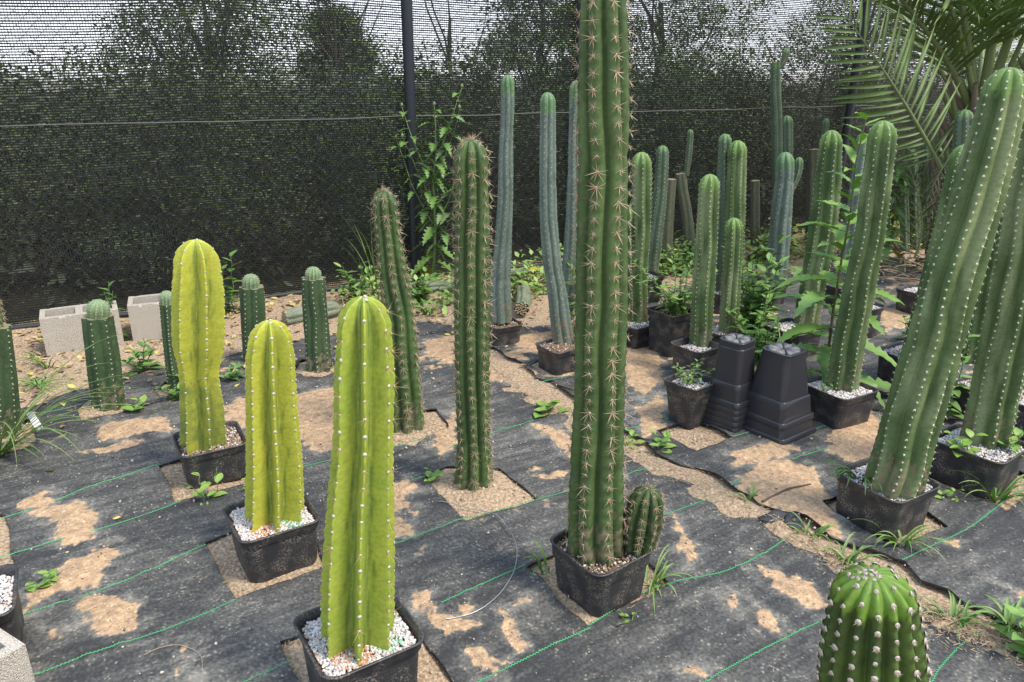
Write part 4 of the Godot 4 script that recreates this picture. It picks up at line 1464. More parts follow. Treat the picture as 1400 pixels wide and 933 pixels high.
	M.foliage = mat(Color.WHITE, 0.6, true)
	M.foliage.backlight_enabled = true
	M.foliage.backlight = Color(0.34, 0.40, 0.14)
	M.bark = mat(Color(0.10, 0.085, 0.07), 0.95)
	plane_tex(M.bark, grain, 6.0)
	for k in 3:
		spare["pebble%d" % k] = pebble(k + 5)
		spare["leaf%d" % k] = leaf_mesh(0.24, 0.35, 0.25, 0.0, k + 1)
		spare["round%d" % k] = leaf_mesh(0.34, 0.22, 0.15, 0.0, k + 4, 7, 1.0)
		spare["long%d" % k] = leaf_mesh(0.14, 0.40, 0.3, 0.0, k + 8)
		spare["jag%d" % k] = leaf_mesh(0.19, 0.55, 0.35, 0.9, k + 12, 14)
		spare["tooth%d" % k] = leaf_mesh(0.16, 0.50, 0.35, 0.45, k + 15, 22, 0.85)
		spare["star%d" % k] = spine_mesh(k + 1, 7 + k, 0.021 + 0.004 * k, 0.0013, 0.0042, Color(0.40, 0.34, 0.26), Color(0.32, 0.20, 0.12), Color(0.54, 0.43, 0.30), 0.10)
		spare["smallstar%d" % k] = spine_mesh(k + 31, 7 + k, 0.022 + 0.004 * k, 0.0012, 0.0036, Color(0.38, 0.32, 0.24), Color(0.34, 0.21, 0.12), Color(0.60, 0.50, 0.36))
		spare["wool%d" % k] = spine_mesh(k + 41, 4, 0.011, 0.0003, 0.0039, Color(0.48, 0.44, 0.40), Color(0.33, 0.22, 0.12), Color(0.28, 0.18, 0.10), 0.1, 0.75)
		spare["needle%d" % k] = spine_mesh(k + 51, 6, 0.026, 0.00055, 0.0039, Color(0.48, 0.44, 0.40), Color(0.42, 0.27, 0.10), Color(0.50, 0.34, 0.14), 0.25)
		spare["dot%d" % k] = spine_mesh(k + 61, 3, 0.006, 0.0007, 0.0024, Color(0.58, 0.55, 0.46), Color(0.62, 0.56, 0.42), Color(0.55, 0.48, 0.34), 0.4)
		spare["bluedot%d" % k] = spine_mesh(k + 71, 2, 0.004, 0.0005, 0.0026, Color(0.36, 0.36, 0.29), Color(0.40, 0.38, 0.28), Color(0.35, 0.30, 0.2), 0.4, 0.3)
		spare["pad%d" % k] = spine_mesh(k + 81, 17, 0.0095, 0.0008, 0.0056, Color(0.40, 0.34, 0.29), Color(0.52, 0.46, 0.38), Color(0.44, 0.36, 0.28), 0.45, 0.5)
	spare.scar = spine_mesh(95, 0, 0.0, 0.0, 0.0042, Color(0.40, 0.27, 0.13), Color.WHITE, Color.WHITE, 0.0, 0.12)
	spare.tuft = spine_mesh(91, 26, 0.012, 0.0012, 0.0, Color.WHITE, Color.WHITE, Color.WHITE, 0.7)
	var tl := []
	for i in 4:
		var f := i / 3.0
		var w: float = [0.02, 0.26, 0.22, 0.01][i]
		tl.append([Vector3(-w, 0.05 - 0.2 * f * f, f), Vector3(0, -0.2 * f * f, f), Vector3(w, 0.05 - 0.2 * f * f, f)])
	spare.tree_leaf = loft(tl, false)
	tl = []
	for i in 6:
		var f := i / 5.0
		var w: float = [0.014, 0.034, 0.038, 0.034, 0.022, 0.001][i]
		tl.append([Vector3(-w, w * 0.9 - 0.35 * f * f, f), Vector3(0, -0.35 * f * f, f), Vector3(w, w * 0.9 - 0.35 * f * f, f)])
	spare.leaflet = loft(tl, false)
	spare.thorn = tube([Vector3.ZERO, Vector3(0, 0, 1)], 0.045, 0.002, 4)

func hollow_block(label: String, at: Vector3, yaw: float, size: Vector3, sunk := 0.0) -> void:
	var t := thing("concrete_block", label, "concrete block", at - Vector3(0, sunk, 0), yaw, "hollow concrete blocks")
	var c := CSGCombiner3D.new()
	c.name = "body"
	t.add_child(c)
	var b := CSGBox3D.new()
	b.name = "solid"
	b.size = size
	b.position.y = size.y / 2
	b.material = M.concrete
	c.add_child(b)
	for s in [-1, 1]:
		var h := CSGBox3D.new()
		h.name = "cavity"
		h.operation = CSGShape3D.OPERATION_SUBTRACTION
		h.size = Vector3(size.x / 2 - 0.045, size.y, size.z - 0.065)
		h.position = Vector3(s * (size.x / 4 - 0.004), size.y / 2 + 0.03, 0)
		h.material = M.concrete
		c.add_child(h, true)
	for k in 9:           # knocked edges
		var h := CSGSphere3D.new()
		h.name = "chip"
		h.operation = CSGShape3D.OPERATION_SUBTRACTION
		h.radius = rng.randf_range(0.006, 0.014)
		h.radial_segments = 7
		h.rings = 4
		h.material = M.concrete
		h.position = Vector3(rng.randf_range(-0.5, 0.5) * size.x, size.y + 0.003, (0.5 if k % 3 else -0.5) * size.z)
		c.add_child(h, true)

func _ready() -> void:
	rng.seed = 20
	lump.seed = 4; lump.frequency = 5.0; lump.fractal_octaves = 4
	wide.seed = 5; wide.frequency = 0.7; wide.fractal_octaves = 2
	crease.seed = 6; crease.frequency = 1.0; crease.fractal_octaves = 2
	for i in range(9, 9 + 14):
		seam.append(Vector2(SHEET_A[i][0], SHEET_A[i][1]))
	# camera, sky, sun, exposure
	var cam := Camera3D.new()
	cam.name = "camera"
	cam.fov = 49.37
	cam.far = 400.0
	cam.near = 0.05
	add_child(cam)
	cam.position = Vector3(0, 1.45, 0)
	cam.rotation_degrees = Vector3(-19.5, 0, 0)
	cam.current = true
	var env := Environment.new()
	env.background_mode = Environment.BG_SKY
	var sky := Sky.new()
	var sm := ProceduralSkyMaterial.new()
	sm.sky_top_color = Color(0.76, 0.85, 0.98)
	sm.sky_horizon_color = Color(0.97, 0.98, 1.0)
	sm.sky_curve = 0.25
	sm.ground_bottom_color = Color(0.35, 0.32, 0.28)
	sm.ground_horizon_color = Color(0.6, 0.6, 0.58)
	sm.sun_angle_max = 30.0
	sky.sky_material = sm
	env.sky = sky
	env.background_energy_multiplier = 0.56
	env.tonemap_mode = Environment.TONE_MAPPER_LINEAR
	env.tonemap_exposure = 3.3
	env.sdfgi_enabled = true
	env.ssao_enabled = true
	env.ssil_enabled = true
	var we := WorldEnvironment.new()
	we.name = "environment"
	we.environment = env
	add_child(we)
	var sun := DirectionalLight3D.new()
	sun.name = "sun"
	sun.light_energy = 0.5
	sun.light_angular_distance = 16.0
	sun.light_color = Color(1.0, 0.97, 0.92)
	sun.shadow_enabled = true
	add_child(sun)
	sun.look_at_from_position(Vector3(3.5, 6.3, 1.7), Vector3.ZERO)

	make_materials()
	make_ground()
	var la := v2(SHEET_A)
	var lb := v2(SHEET_B)
	var ha := []
	for h in HOLES_A:
		ha.append(fray(v2(h), 0.016, ha.size() + 1))
	var hb := []
	for h in HOLES_B:
		hb.append(fray(v2(h), 0.02, hb.size() + 20))
	var a := sheet("weed_cloth", fray(la, 0.05, 50), ha, 0.0, Vector2(-4.2, -5.2), Vector2(2.2, -0.9))
	for l in STITCH_A:
		stitch(a, l, 0.001)
	var b := sheet("weed_cloth", fray(lb, 0.06, 51), hb, 0.003, Vector2(-0.6, -7.0), Vector2(5.4, -1.0))
	for l in STITCH_B:
		stitch(b, l, 0.004)
	make_fence()
	background()
	plants()
	pots()
	weeds()
	litter()

func background() -> void:
	# bushes and trees beyond the net
	var names := ["leafy dark green bush filling the far left behind the net", "olive green bush behind the net, above the concrete blocks", "tall bush behind the net, above the tallest yellow cactus", "dense bush behind the net, left of the first fence post",
		"bush behind the net, just right of the thistle", "dark bush behind the net, behind the two blue-green columns", "bush behind the net, straight behind the tall spiny cactus", "broad bush behind the net, above the grey cut stumps", "bush behind the net, left of the leaning fence post", "bush behind the net, right of the leaning fence post", "last bush behind the net, behind the palm"]
	var i := 0
	for s in [-1.6, -0.3, 0.95, 2.1, 3.2, 4.2, 5.2, 6.3, 7.5, 8.9, 10.3]:
		var t := thing("bush", names[i], "bush", fence_at(s, 0.95 + 0.25 * sin(i * 2.0)), 0, "bushes behind the shade net")
		var h: float = 1.66 + 0.12 * sin(i * 1.7) + 0.045 * s
		limbs(t, h * 0.7, 0.03, 5, 0.7, 100 + i, M.bark)
		var blobs := [[Vector3(0, h * 0.28, 0), 0.60, 0.75], [Vector3(-0.45, h * 0.5, 0.05), 0.50, 1.0], [Vector3(0.45, h * 0.45, -0.05), 0.52, 1.0], [Vector3(0.05, h * 0.72, 0), 0.48, 0.9], [Vector3(0.35, h * 0.8, 0.1), 0.28, 1.0], [Vector3(-0.4, h * 0.82, 0.1), 0.30, 0.9]]
		crown(t, blobs, 15000, 0.031, Color(0.035, 0.060, 0.018), Color(0.15, 0.195, 0.060), 200 + i)
		i += 1
	var q := [[1.52, 2.3, 2.45, 0.85, "round-headed tree rising behind the net at upper left"], [2.75, 2.6, 2.2, 0.35, "slim tree rising behind the net, left of the first fence post"], [4.84, 2.2, 2.5, 0.6, "dense tree rising behind the net, behind the tall spiny cactus"], [6.5, 2.4, 2.9, 1.15, "largest dark tree behind the net, right of the tall spiny cactus"], [10.2, 2.6, 3.0, 1.0, "tree behind the net at the far right, behind the palm"]]
	i = 0
	for e in q:
		var t := thing("tree", e[4], "tree", fence_at(e[0], e[1]), 0, "trees behind the shade net")
		limbs(t, e[2] * 0.8, 0.06, 9, 0.5, 300 + i, M.bark)
		var h: float = e[2]
		var w: float = e[3]
		crown(t, [[Vector3(0, h * 0.85, 0), w * 0.75], [Vector3(-w * 0.6, h * 0.7, 0), w * 0.5], [Vector3(w * 0.6, h * 0.75, 0.1), w * 0.55], [Vector3(0.1, h * 0.55, 0), w * 0.6], [Vector3(-0.1, h * 1.05, 0), w * 0.5]], 26000, 0.030, Color(0.07, 0.11, 0.035), Color(0.20, 0.26, 0.085), 320 + i)
		i += 1
	for e in [[3.48, 1.5, "leafless shrub of upright branches behind the net, right of the post"], [2.55, 1.8, "thin bare sapling behind the net, left of the first post"]]:
		var t := thing("bare_shrub", e[2], "shrub", fence_at(e[0], e[1]))
		var ends := limbs(t, 2.0, 0.025, 12, 0.42, 400 + i, M.bark)
		crown(t, [[ends[0][5], 0.16], [ends[1][5], 0.16], [ends[2][5], 0.14], [ends[3][5], 0.16], [ends[5][5], 0.14]], 260, 0.05, Color(0.05, 0.075, 0.03), Color(0.10, 0.13, 0.05), 420 + i)
		i += 1
	for k in 9:
		var t := thing("far_tree", ["rounded tree far beyond the net, first from the left", "rounded tree far beyond the net, second from the left", "rounded tree far beyond the net, third from the left", "rounded tree far beyond the net, fourth from the left", "rounded tree far beyond the net, fifth and middle one", "rounded tree far beyond the net, fourth from the right", "rounded tree far beyond the net, third from the right", "rounded tree far beyond the net, second from the right", "rounded tree far beyond the net, last on the right"][k], "tree", fence_at(-2.5 + 1.9 * k, 5.0 + 0.7 * sin(k * 2.0)), 0, "trees far beyond the net")
		limbs(t, 1.2, 0.08, 4, 0.6, 500 + k, M.bark)
		crown(t, [[Vector3(0, 0.75, 0), 1.2, 0.7], [Vector3(-0.7, 0.7, 0), 0.8], [Vector3(0.7, 0.75, 0), 0.8], [Vector3(0.1, 1.2, 0), 0.7, 0.7]], 5200, 0.09, Color(0.03, 0.045, 0.02), Color(0.08, 0.10, 0.04), 520 + k)

	var under := thing("undergrowth", "dark undergrowth along the far foot of the net", "undergrowth")
	under.set_meta("kind", "stuff")
	var low := []
	for k in 46:
		low.append([fence_at(-2.6 + 0.3 * k, 0.75 + 0.25 * sin(k * 3.0)) + Vector3(0, 0.30, 0), 0.36, 1.0])
		low.append([fence_at(-2.5 + 0.3 * k, 1.9) + Vector3(0, 0.55, 0), 0.55, 1.0])
	crown(under, low, 21000, 0.075, Color(0.016, 0.025, 0.010), Color(0.060, 0.080, 0.028), 700)

func plants() -> void:
	var dots := ["dot0", "dot1", "dot2"]
	var bd := ["bluedot0", "bluedot1", "bluedot2"]
	var stars := ["star0", "star1", "star2"]
	var wool := ["wool0", "wool1", "wool2"]
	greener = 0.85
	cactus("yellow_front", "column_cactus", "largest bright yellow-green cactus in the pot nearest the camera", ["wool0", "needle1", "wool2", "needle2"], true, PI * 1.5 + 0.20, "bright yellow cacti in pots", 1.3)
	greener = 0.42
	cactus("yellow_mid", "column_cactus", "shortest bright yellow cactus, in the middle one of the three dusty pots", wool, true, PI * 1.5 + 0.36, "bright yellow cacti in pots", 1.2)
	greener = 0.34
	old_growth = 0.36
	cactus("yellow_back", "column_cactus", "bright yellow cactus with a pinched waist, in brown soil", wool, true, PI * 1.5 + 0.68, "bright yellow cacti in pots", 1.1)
	var o := cactus("spiny_tall", "column_cactus", "tallest spiny cactus, cut off by the top of the photo", stars, true, PI * 1.5 + 0.43, "", 1.2)
	tone = 0.7
	cactus("spiny_pup", "column_cactus", "short barrel-like spiny offshoot at the foot of the tallest cactus", ["smallstar0", "smallstar1", "smallstar2"], true, 0.3, "", 1.2, null, "stem", 0.72)
	tone = 1.0
	cactus("spiny_mid", "column_cactus", "spiny dark green column rooted in a square of bare sand", ["smallstar0", "smallstar1", "smallstar2"], true, PI * 1.5, "", 1.0)
	cactus("spiny_left", "column_cactus", "curved spiny column rising behind the largest yellow cactus", ["smallstar0", "smallstar1", "smallstar2"], true, PI * 1.5 + 0.2, "", 1.0)
	var caps := [["graft_a", "squat dark green grafted cactus with pale cap, before the concrete block"], ["graft_b", "thin dark grafted cactus half hidden behind the pinched yellow cactus"], ["graft_c", "dark grafted cactus behind the shortest yellow one, pale round cap"], ["graft_d", "dark grafted cactus with pale cap left of the largest yellow cactus"], ["graft_e", "dark grafted cactus cut by the left edge of the photo"]]
	for c in caps:
		o = cactus(c[0], "grafted_cactus", c[1], dots, false, 0.4 + c[0].hash() % 7 * 0.2, "grafted cacti with caps", 0.9, null, "stem", 1.1, true)
		if c[0] == "graft_e":
			cactus(c[0] + "_cap", "", "", ["smallstar0", "smallstar1"], false, 0.2, "", 0.8, o, "cap", 0.7)
		else:
			cactus(c[0] + "_cap", "", "", dots, false, 0.2, "", 0.9, o, "cap", 0.8)
	cactus("blue_a", "column_cactus", "tall slender blue-green column before the net, left of its twin", bd, false, 0.3, "slender blue-green columns")
	cactus("blue_b", "column_cactus", "slender blue-green column flecked with tan scars, in a sandy pot", bd, false, 0.7, "slender blue-green columns")
	cactus("blue_c", "column_cactus", "blue-green column half hidden behind the tallest spiny cactus", bd, false, 0.1, "slender blue-green columns", 0.8)
	cactus("pach_a", "column_cactus", "smooth green column beside the tallest cactus, thicker of its pair", dots, false, 0.2, "smooth green columns")
	cactus("pach_b", "column_cactus", "thin short column right against the tallest cactus", dots, false, 0.5, "smooth green columns")
	cactus("pach_c", "column_cactus", "slim grey-green column standing behind the tall weedy pot", dots, false, 0.8, "smooth green columns", 0.8)
	cactus("pach_d", "column_cactus", "pale green column behind the upturned pots, taller of the two there", dots, false, 0.2, "smooth green columns")
	cactus("pach_e", "column_cactus", "shorter green column directly behind the upturned pots", dots, false, 0.6, "smooth green columns")
	cactus("pach_f", "column_cactus", "green column standing behind the shorter column of the upturned pots", dots, false, 0.4, "smooth green columns", 0.8)
	cactus("pach_g", "column_cactus", "narrow bluish column at the left shoulder of a thicker green one", dots, false, 0.1, "smooth green columns", 0.8)
	o = cactus("cut_a", "cactus_stump", "brown cut stump carrying one slim upright shoot", [], false, 0.1, "cut cactus stumps", 0.8, null, "stem", 1.0, true)
	cactus("cut_a_pup", "", "", bd, false, 0.2, "", 0.8, o, "shoot", 0.8)
	cactus("cut_b", "cactus_stump", "short bare cut stump with no shoot, close to the net", [], false, 0.3, "cut cactus stumps", 0.8, null, "stem", 1.0, true)
	cactus("cut_c", "cactus_stump", "bare brown stump beside the slim grey-green column", [], false, 0.6, "cut cactus stumps", 0.8, null, "stem", 1.0, true)
	o = cactus("tall_cut", "column_cactus", "very tall thin cactus with a cut top and tiny shoot", bd, false, 0.2, "", 0.8, null, "stem", 0.9, true)
	cactus("tall_cut_pup", "", "", bd, false, 0.2, "", 0.8, o, "shoot", 0.8)
	cactus("tall_side", "column_cactus", "thin blue-green column hugging the very tall cut cactus", bd, false, 0.5, "", 0.8)
	o = cactus("blue_d", "column_cactus", "blue-grey column with a small side arm behind the weedy bush", bd, false, 0.3, "", 0.9, null, "stem", 1.2)
	cactus("blue_d_pup", "", "", bd, false, 0.2, "", 0.8, o, "side_arm", 0.8)
	o = cactus("old_stub", "cactus_stump", "grey-brown stump with a thin shoot at the leaning fence post", [], false, 0.1, "cut cactus stumps", 0.8, null, "stem", 1.0, true)
	cactus("old_stub_pup", "", "", bd, false, 0.2, "", 0.8, o, "shoot", 0.8)
	cactus("pach_h", "column_cactus", "leaning pale green column behind the toothed weed", dots, false, 0.25, "leaning green columns", 1.0, null, "stem", 1.1)
	cactus("blue_e", "column_cactus", "bluish column mostly hidden behind the toothed weed", bd, false, 0.4, "leaning green columns", 0.8)
	cactus("pach_i", "column_cactus", "leaning pale green column in the pot next to the upturned pots", dots, false, 0.35, "leaning green columns", 1.0, null, "stem", 1.15)
	cactus("pach_main", "column_cactus", "thickest leaning green column, in a muddy pot at right", dots, false, 0.2, "leaning green columns", 1.2, null, "stem", 1.3)
	cactus("pach_behind", "column_cactus", "leaning green column tucked behind the thickest leaning one", dots, false, 0.15, "leaning green columns", 0.9, null, "stem", 1.1)
	cactus("pach_top", "column_cactus", "dark green column under the palm, only its top showing", dots, false, 0.1, "leaning green columns", 0.8)
	for e in [["far_a", "dim blue-green column under the palm, first from the left"], ["far_b", "dim blue-green column under the palm, tallest of its row"], ["far_c", "dim blue-green column under the palm, nearest the trunk"], ["far_d", "shortest dim column in the row under the palm"]]:
		cactus(e[0], "column_cactus", e[1], bd, false, 0.3, "dim columns under the palm", 0.7)
	cactus("pach_right", "column_cactus", "thick green column leaning out of the right edge of the photo", dots, false, 0.5, "leaning green columns", 1.2, null, "stem", 1.3)
	cactus("pach_gap", "column_cactus", "green column glimpsed between the two thick leaning ones", dots, false, 0.3, "leaning green columns", 0.8)
	cactus("golden", "barrel_cactus", "stout green cactus with big woolly pads at the bottom edge", ["pad0", "pad1", "pad2"], true, 0.12, "", 1.4, null, "stem", 1.0)

func pots() -> void:
	var g := "square black plastic pots"
	pot("black pot of white gravel nearest the camera", Vector3(-0.372, -0.004, -1.46), 0.56, 0.255, 0.200, {"group": g, "stones": 3600, "stone": 0.0078, "hue": "dyed", "fill": 0.178})
	pot("dusty black pot under the shortest yellow cactus", Vector3(-0.758, -0.004, -2.02), 0.56, 0.250, 0.165, {"group": g, "stones": 3000, "stone": 0.0085, "hue": "dyed", "fill": 0.146})
	pot("black pot of brown soil under the pinched yellow cactus", Vector3(-1.165, -0.006, -2.57), 0.52, 0.245, 0.150, {"group": g, "stones": 1500, "stone": 0.008, "hue": "soil", "fill": 0.132})
	pot("black pot under the tallest spiny cactus", Vector3(0.262, -0.008, -1.862), 0.62, 0.235, 0.165, {"group": g, "stones": 700, "stone": 0.008, "hue": "soil", "fill": 0.146, "band": 0.045})
	pot("muddy black pot of the thickest leaning cactus", Vector3(1.288, -0.008, -2.245), 0.52, 0.255, 0.165, {"group": g, "stones": 1800, "fill": 0.146})
	pot("black pot cut by the right edge, seedlings in its gravel", Vector3(1.765, -0.006, -2.51), 0.62, 0.265, 0.165, {"group": g, "stones": 1900, "fill": 0.146})
	pot("black pot of pale gravel beside the two upturned pots", Vector3(1.458, -0.004, -3.045), 0.50, 0.250, 0.165, {"group": g, "stones": 1700, "fill": 0.147})
	pot("small tapered black pot with a stain and a tiny weed", Vector3(0.79, -0.004, -3.02), 0.66, 0.185, 0.205, {"group": g, "stones": 500, "taper": 0.70, "corner": 0.02, "fill": 0.18})
	pot("tall square black pot full of bushy weeds", Vector3(0.885, -0.004, -3.92), 0.60, 0.205, 0.250, {"group": g, "stones": 200, "taper": 0.84, "corner": 0.02, "band": 0.04, "hue": "soil", "fill": 0.225})
	pot("low muddy pot holding a pair of green columns", Vector3(0.715, -0.006, -4.05), 0.55, 0.215, 0.140, {"group": g, "stones": 700, "fill": 0.126})
	pot("sand-filled low pot of the scarred blue-green column", Vector3(0.250, -0.006, -3.665), 0.60, 0.205, 0.138, {"group": g, "stones": 160, "hue": "soil", "fill": 0.128})
	pot("half-buried pot of the tall slender blue-green column", Vector3(-0.062, -0.040, -4.10), 0.50, 0.200, 0.155, {"group": g, "stones": 160, "hue": "soil", "fill": 0.145})
	pot("black pot wedged behind the tall weedy pot", Vector3(0.900, -0.004, -4.93), 0.50, 0.22, 0.19, {"group": g, "stones": 200})
	pot("black pot with pale green column right behind the upturned pots", Vector3(0.925, -0.004, -3.50), 0.60, 0.200, 0.200, {"group": g, "stones": 500, "fill": 0.165})
	pot("black pot under the shorter column behind the upturned pots", Vector3(1.135, -0.004, -3.84), 0.55, 0.20, 0.17, {"group": g, "stones": 350})
	pot("black gravel pot under the leaning column behind the toothed weed", Vector3(1.560, -0.004, -3.90), 0.52, 0.250, 0.160, {"group": g, "stones": 1200, "fill": 0.141})
	pot("round-cornered muddy pot behind the leaning gravel-pot column", Vector3(2.105, -0.004, -4.24), 0.60, 0.20, 0.185, {"group": g, "stones": 500, "corner": 0.07})
	pot("black gravel pot behind the thickest leaning cactus", Vector3(2.010, -0.004, -3.48), 0.56, 0.265, 0.165, {"group": g, "stones": 1300, "fill": 0.146})
	pot("farthest black gravel pot, near the heap of dead fronds", Vector3(2.650, -0.004, -4.64), 0.52, 0.235, 0.165, {"group": g, "stones": 900})
	pot("dark pot at the right edge behind the seedling pot", Vector3(2.250, -0.004, -2.90), 0.60, 0.26, 0.165, {"group": g, "stones": 900})
	pot("black pot under the blue-grey column with a side arm", Vector3(1.745, -0.004, -4.90), 0.55, 0.22, 0.15, {"group": g, "stones": 400})
	pot("black pot behind the toothed weed under the bluish column", Vector3(2.20, -0.004, -4.84), 0.50, 0.21, 0.15, {"group": g, "stones": 350})
	pot("black pot hidden under the palm column", Vector3(3.10, -0.004, -5.18), 0.50, 0.22, 0.16, {"group": g, "stones": 300})
	pot("black pot between the thick leaning columns", Vector3(2.135, -0.004, -3.10), 0.40, 0.22, 0.15, {"group": g, "stones": 300})
	pot("black pot under the pair of columns behind the bushy weed", Vector3(1.37, -0.004, -4.72), 0.50, 0.24, 0.15, {"group": g, "stones": 400})
	pot("gravel pot cut by the left edge of the photo", Vector3(-1.435, -0.006, -1.60), 0.52, 0.245, 0.172, {"group": g, "stones": 1500, "stone": 0.0085})
	# upturned pots, nested one over the other
	var u := "upturned nested pots"
	var names := ["lowest rim showing in the taller stack of upturned pots", "second rim from the ground in the taller upturned stack", "third rim from the ground in the taller upturned stack", "fourth rim from the ground in the taller upturned stack", "top pot of the taller stack of upturned pots"]
	for k in 5:
		turned_pot(names[k], Vector3(0.965, 0.002 + 0.028 * k, -2.995), 0.72, 0.178, 0.288, u, k == 4, 0.066)
	turned_pot("lower pot, only its rim showing, of the wider upturned pair", Vector3(1.150, 0.002, -2.935), 0.62, 0.258, 0.300, u, false, 0.070)
	turned_pot("wide upturned black pot with a dusty slotted base on top", Vector3(1.148, 0.066, -2.937), 0.60, 0.236, 0.310, u, true, 0.076)

func weeds() -> void:
	var jag := ["tooth0", "tooth1", "tooth2"]
	thistle("tall flowering thistle growing at the first fence post", Vector3(-0.571, 0, -5.18), 1.30, 3, 0.06)
	thistle("smaller thistle with wilting leaves under the palm", Vector3(3.05, 0, -5.95), 0.92, 9, -0.05)
	weed("sow_thistle", "tall toothed-leaf weed between the two leaning pale columns", "weed", Vector3(1.50, 0, -3.33), {"axis": Vector3(0.035, 0, -0.05), "h": 1.33, "stems": 1, "leaf": 0.34, "tip": 0.28, "leaves": 44, "kinds": jag, "mats": ["green0", "green1", "fresh1"], "stem_r": 0.008, "stem_mat": "brown_stem", "tilt0": 0.0, "tilt1": 0.9, "seed": 5, "spread": 0.35, "from": 0.08})
	weed("leafy_weed", "bushy leafy weed in front of the blue-grey column", "weed", Vector3(1.42, 0, -4.15), {"h": 0.66, "stems": 14, "leaf": 0.115, "leaves": 15, "seed": 7, "spread": 0.6, "mats": ["green0", "green1", "fresh1"]})
	weed("leafy_weed", "second bushy weed just behind the upturned pots", "weed", Vector3(1.30, 0, -3.72), {"h": 0.46, "stems": 10, "leaf": 0.085, "leaves": 13, "seed": 17, "spread": 0.6, "mats": ["green0", "green1", "fresh1"]})
	weed("leafy_weed", "thin bushy weeds growing out of the tall square pot", "weed", Vector3(0.90, 0.225, -3.92), {"h": 0.36, "stems": 13, "leaf": 0.065, "leaves": 13, "seed": 8, "spread": 0.9, "mats": ["green1", "green0", "fresh1"]})
	weed("leafy_weed", "upright leafy weed behind the scarred blue-green column", "weed", Vector3(0.42, 0, -4.05), {"h": 0.60, "stems": 5, "leaf": 0.14, "leaves": 13, "kinds": ["long0", "long1", "leaf2"], "mats": ["green1", "green0", "fresh1"], "seed": 9, "spread": 0.3})
	weed("leafy_weed", "leafy weed behind the dark grafted cactus, by the net", "weed", Vector3(-1.80, 0, -4.55), {"h": 0.44, "stems": 3, "leaf": 0.12, "leaves": 11, "seed": 10, "spread": 0.3})
	weed("leafy_weed", "dark leafy weed between the two concrete blocks", "weed", Vector3(-2.31, 0, -4.05), {"h": 0.38, "stems": 5, "leaf": 0.08, "leaves": 11, "mats": ["green2", "green0", "green2"], "seed": 11, "spread": 0.35})
	weed("leafy_weed", "low broad-leaved weed in front of the second block", "weed", Vector3(-1.93, 0, -3.62), {"h": 0.20, "stems": 5, "leaf": 0.075, "leaves": 6, "kinds": ["round0", "round1", "round2"], "seed": 12, "spread": 0.8})
	weed("leafy_weed", "leafy weed at the foot of the thin grafted cactus", "weed", Vector3(-1.60, 0, -3.28), {"h": 0.16, "stems": 5, "leaf": 0.07, "leaves": 6, "seed": 13, "spread": 0.8, "mats": ["green1", "green0", "fresh1"]})
	weed("leafy_weed", "leafy weed right of the grafted cacti, before the net", "weed", Vector3(-1.03, 0, -4.75), {"h": 0.34, "stems": 5, "leaf": 0.11, "leaves": 9, "seed": 14, "spread": 0.5})
	weed("leafy_weed", "clump of weeds at the foot of the thistle", "weed", Vector3(-0.62, 0, -4.85), {"h": 0.26, "stems": 8, "leaf": 0.10, "leaves": 8, "seed": 15, "spread": 0.8})
	weed("leafy_weed", "weed sprawling behind the curved spiny column", "weed", Vector3(-0.30, 0, -5.0), {"h": 0.30, "stems": 6, "leaf": 0.09, "leaves": 9, "seed": 16, "spread": 0.7})
	weed("leafy_weed", "low weed at the base of the dark grafted stem", "weed", Vector3(-1.42, 0, -3.5), {"h": 0.10, "stems": 5, "leaf": 0.06, "leaves": 5, "seed": 18, "spread": 1.0, "kinds": ["round0", "round1", "round2"]})
	weed("leafy_weed", "weed in the pot corner behind the thickest leaning cactus", "weed", Vector3(2.32, 0, -4.05), {"h": 0.22, "stems": 6, "leaf": 0.07, "leaves": 8, "seed": 19, "spread": 0.7})
	weed("leafy_weed", "leafy stems between the two thick leaning columns", "weed", Vector3(1.93, 0, -3.02), {"h": 0.48, "stems": 4, "leaf": 0.085, "leaves": 10, "seed": 20, "spread": 0.25})
	weed("leafy_weed", "tangle of weeds under the palm, right side", "weed", Vector3(3.35, 0, -5.75), {"h": 0.7, "stems": 5, "leaf": 0.10, "leaves": 10, "seed": 22, "spread": 0.4, "mats": ["green1", "yellowing", "fresh1"]})
	weed("leafy_weed", "yellowing ground weeds beneath the blue-grey column", "weed", Vector3(2.15, 0, -6.1), {"h": 0.18, "stems": 12, "leaf": 0.10, "leaves": 7, "seed": 23, "spread": 1.6, "mats": ["green1", "yellowing", "yellow_leaf"]})
	weed("leafy_weed", "low weeds along the net behind the stumps", "weed", Vector3(1.75, 0, -6.0), {"h": 0.25, "stems": 10, "leaf": 0.10, "leaves": 7, "seed": 24, "spread": 1.3})
	weed("leafy_weed", "ground weeds by the heap of dead fronds", "weed", Vector3(2.75, 0, -6.2), {"h": 0.2, "stems": 10, "leaf": 0.10, "leaves": 6, "seed": 25, "spread": 1.4, "mats": ["green1", "green2", "yellowing"]})
	# seedlings
	var sd := {"stems": 3, "leaves": 4, "kinds": ["round0", "round1", "round2"], "mats": ["fresh0", "fresh1", "fresh2"], "spread": 0.9, "stem_r": 0.0022, "group": "small seedlings"}
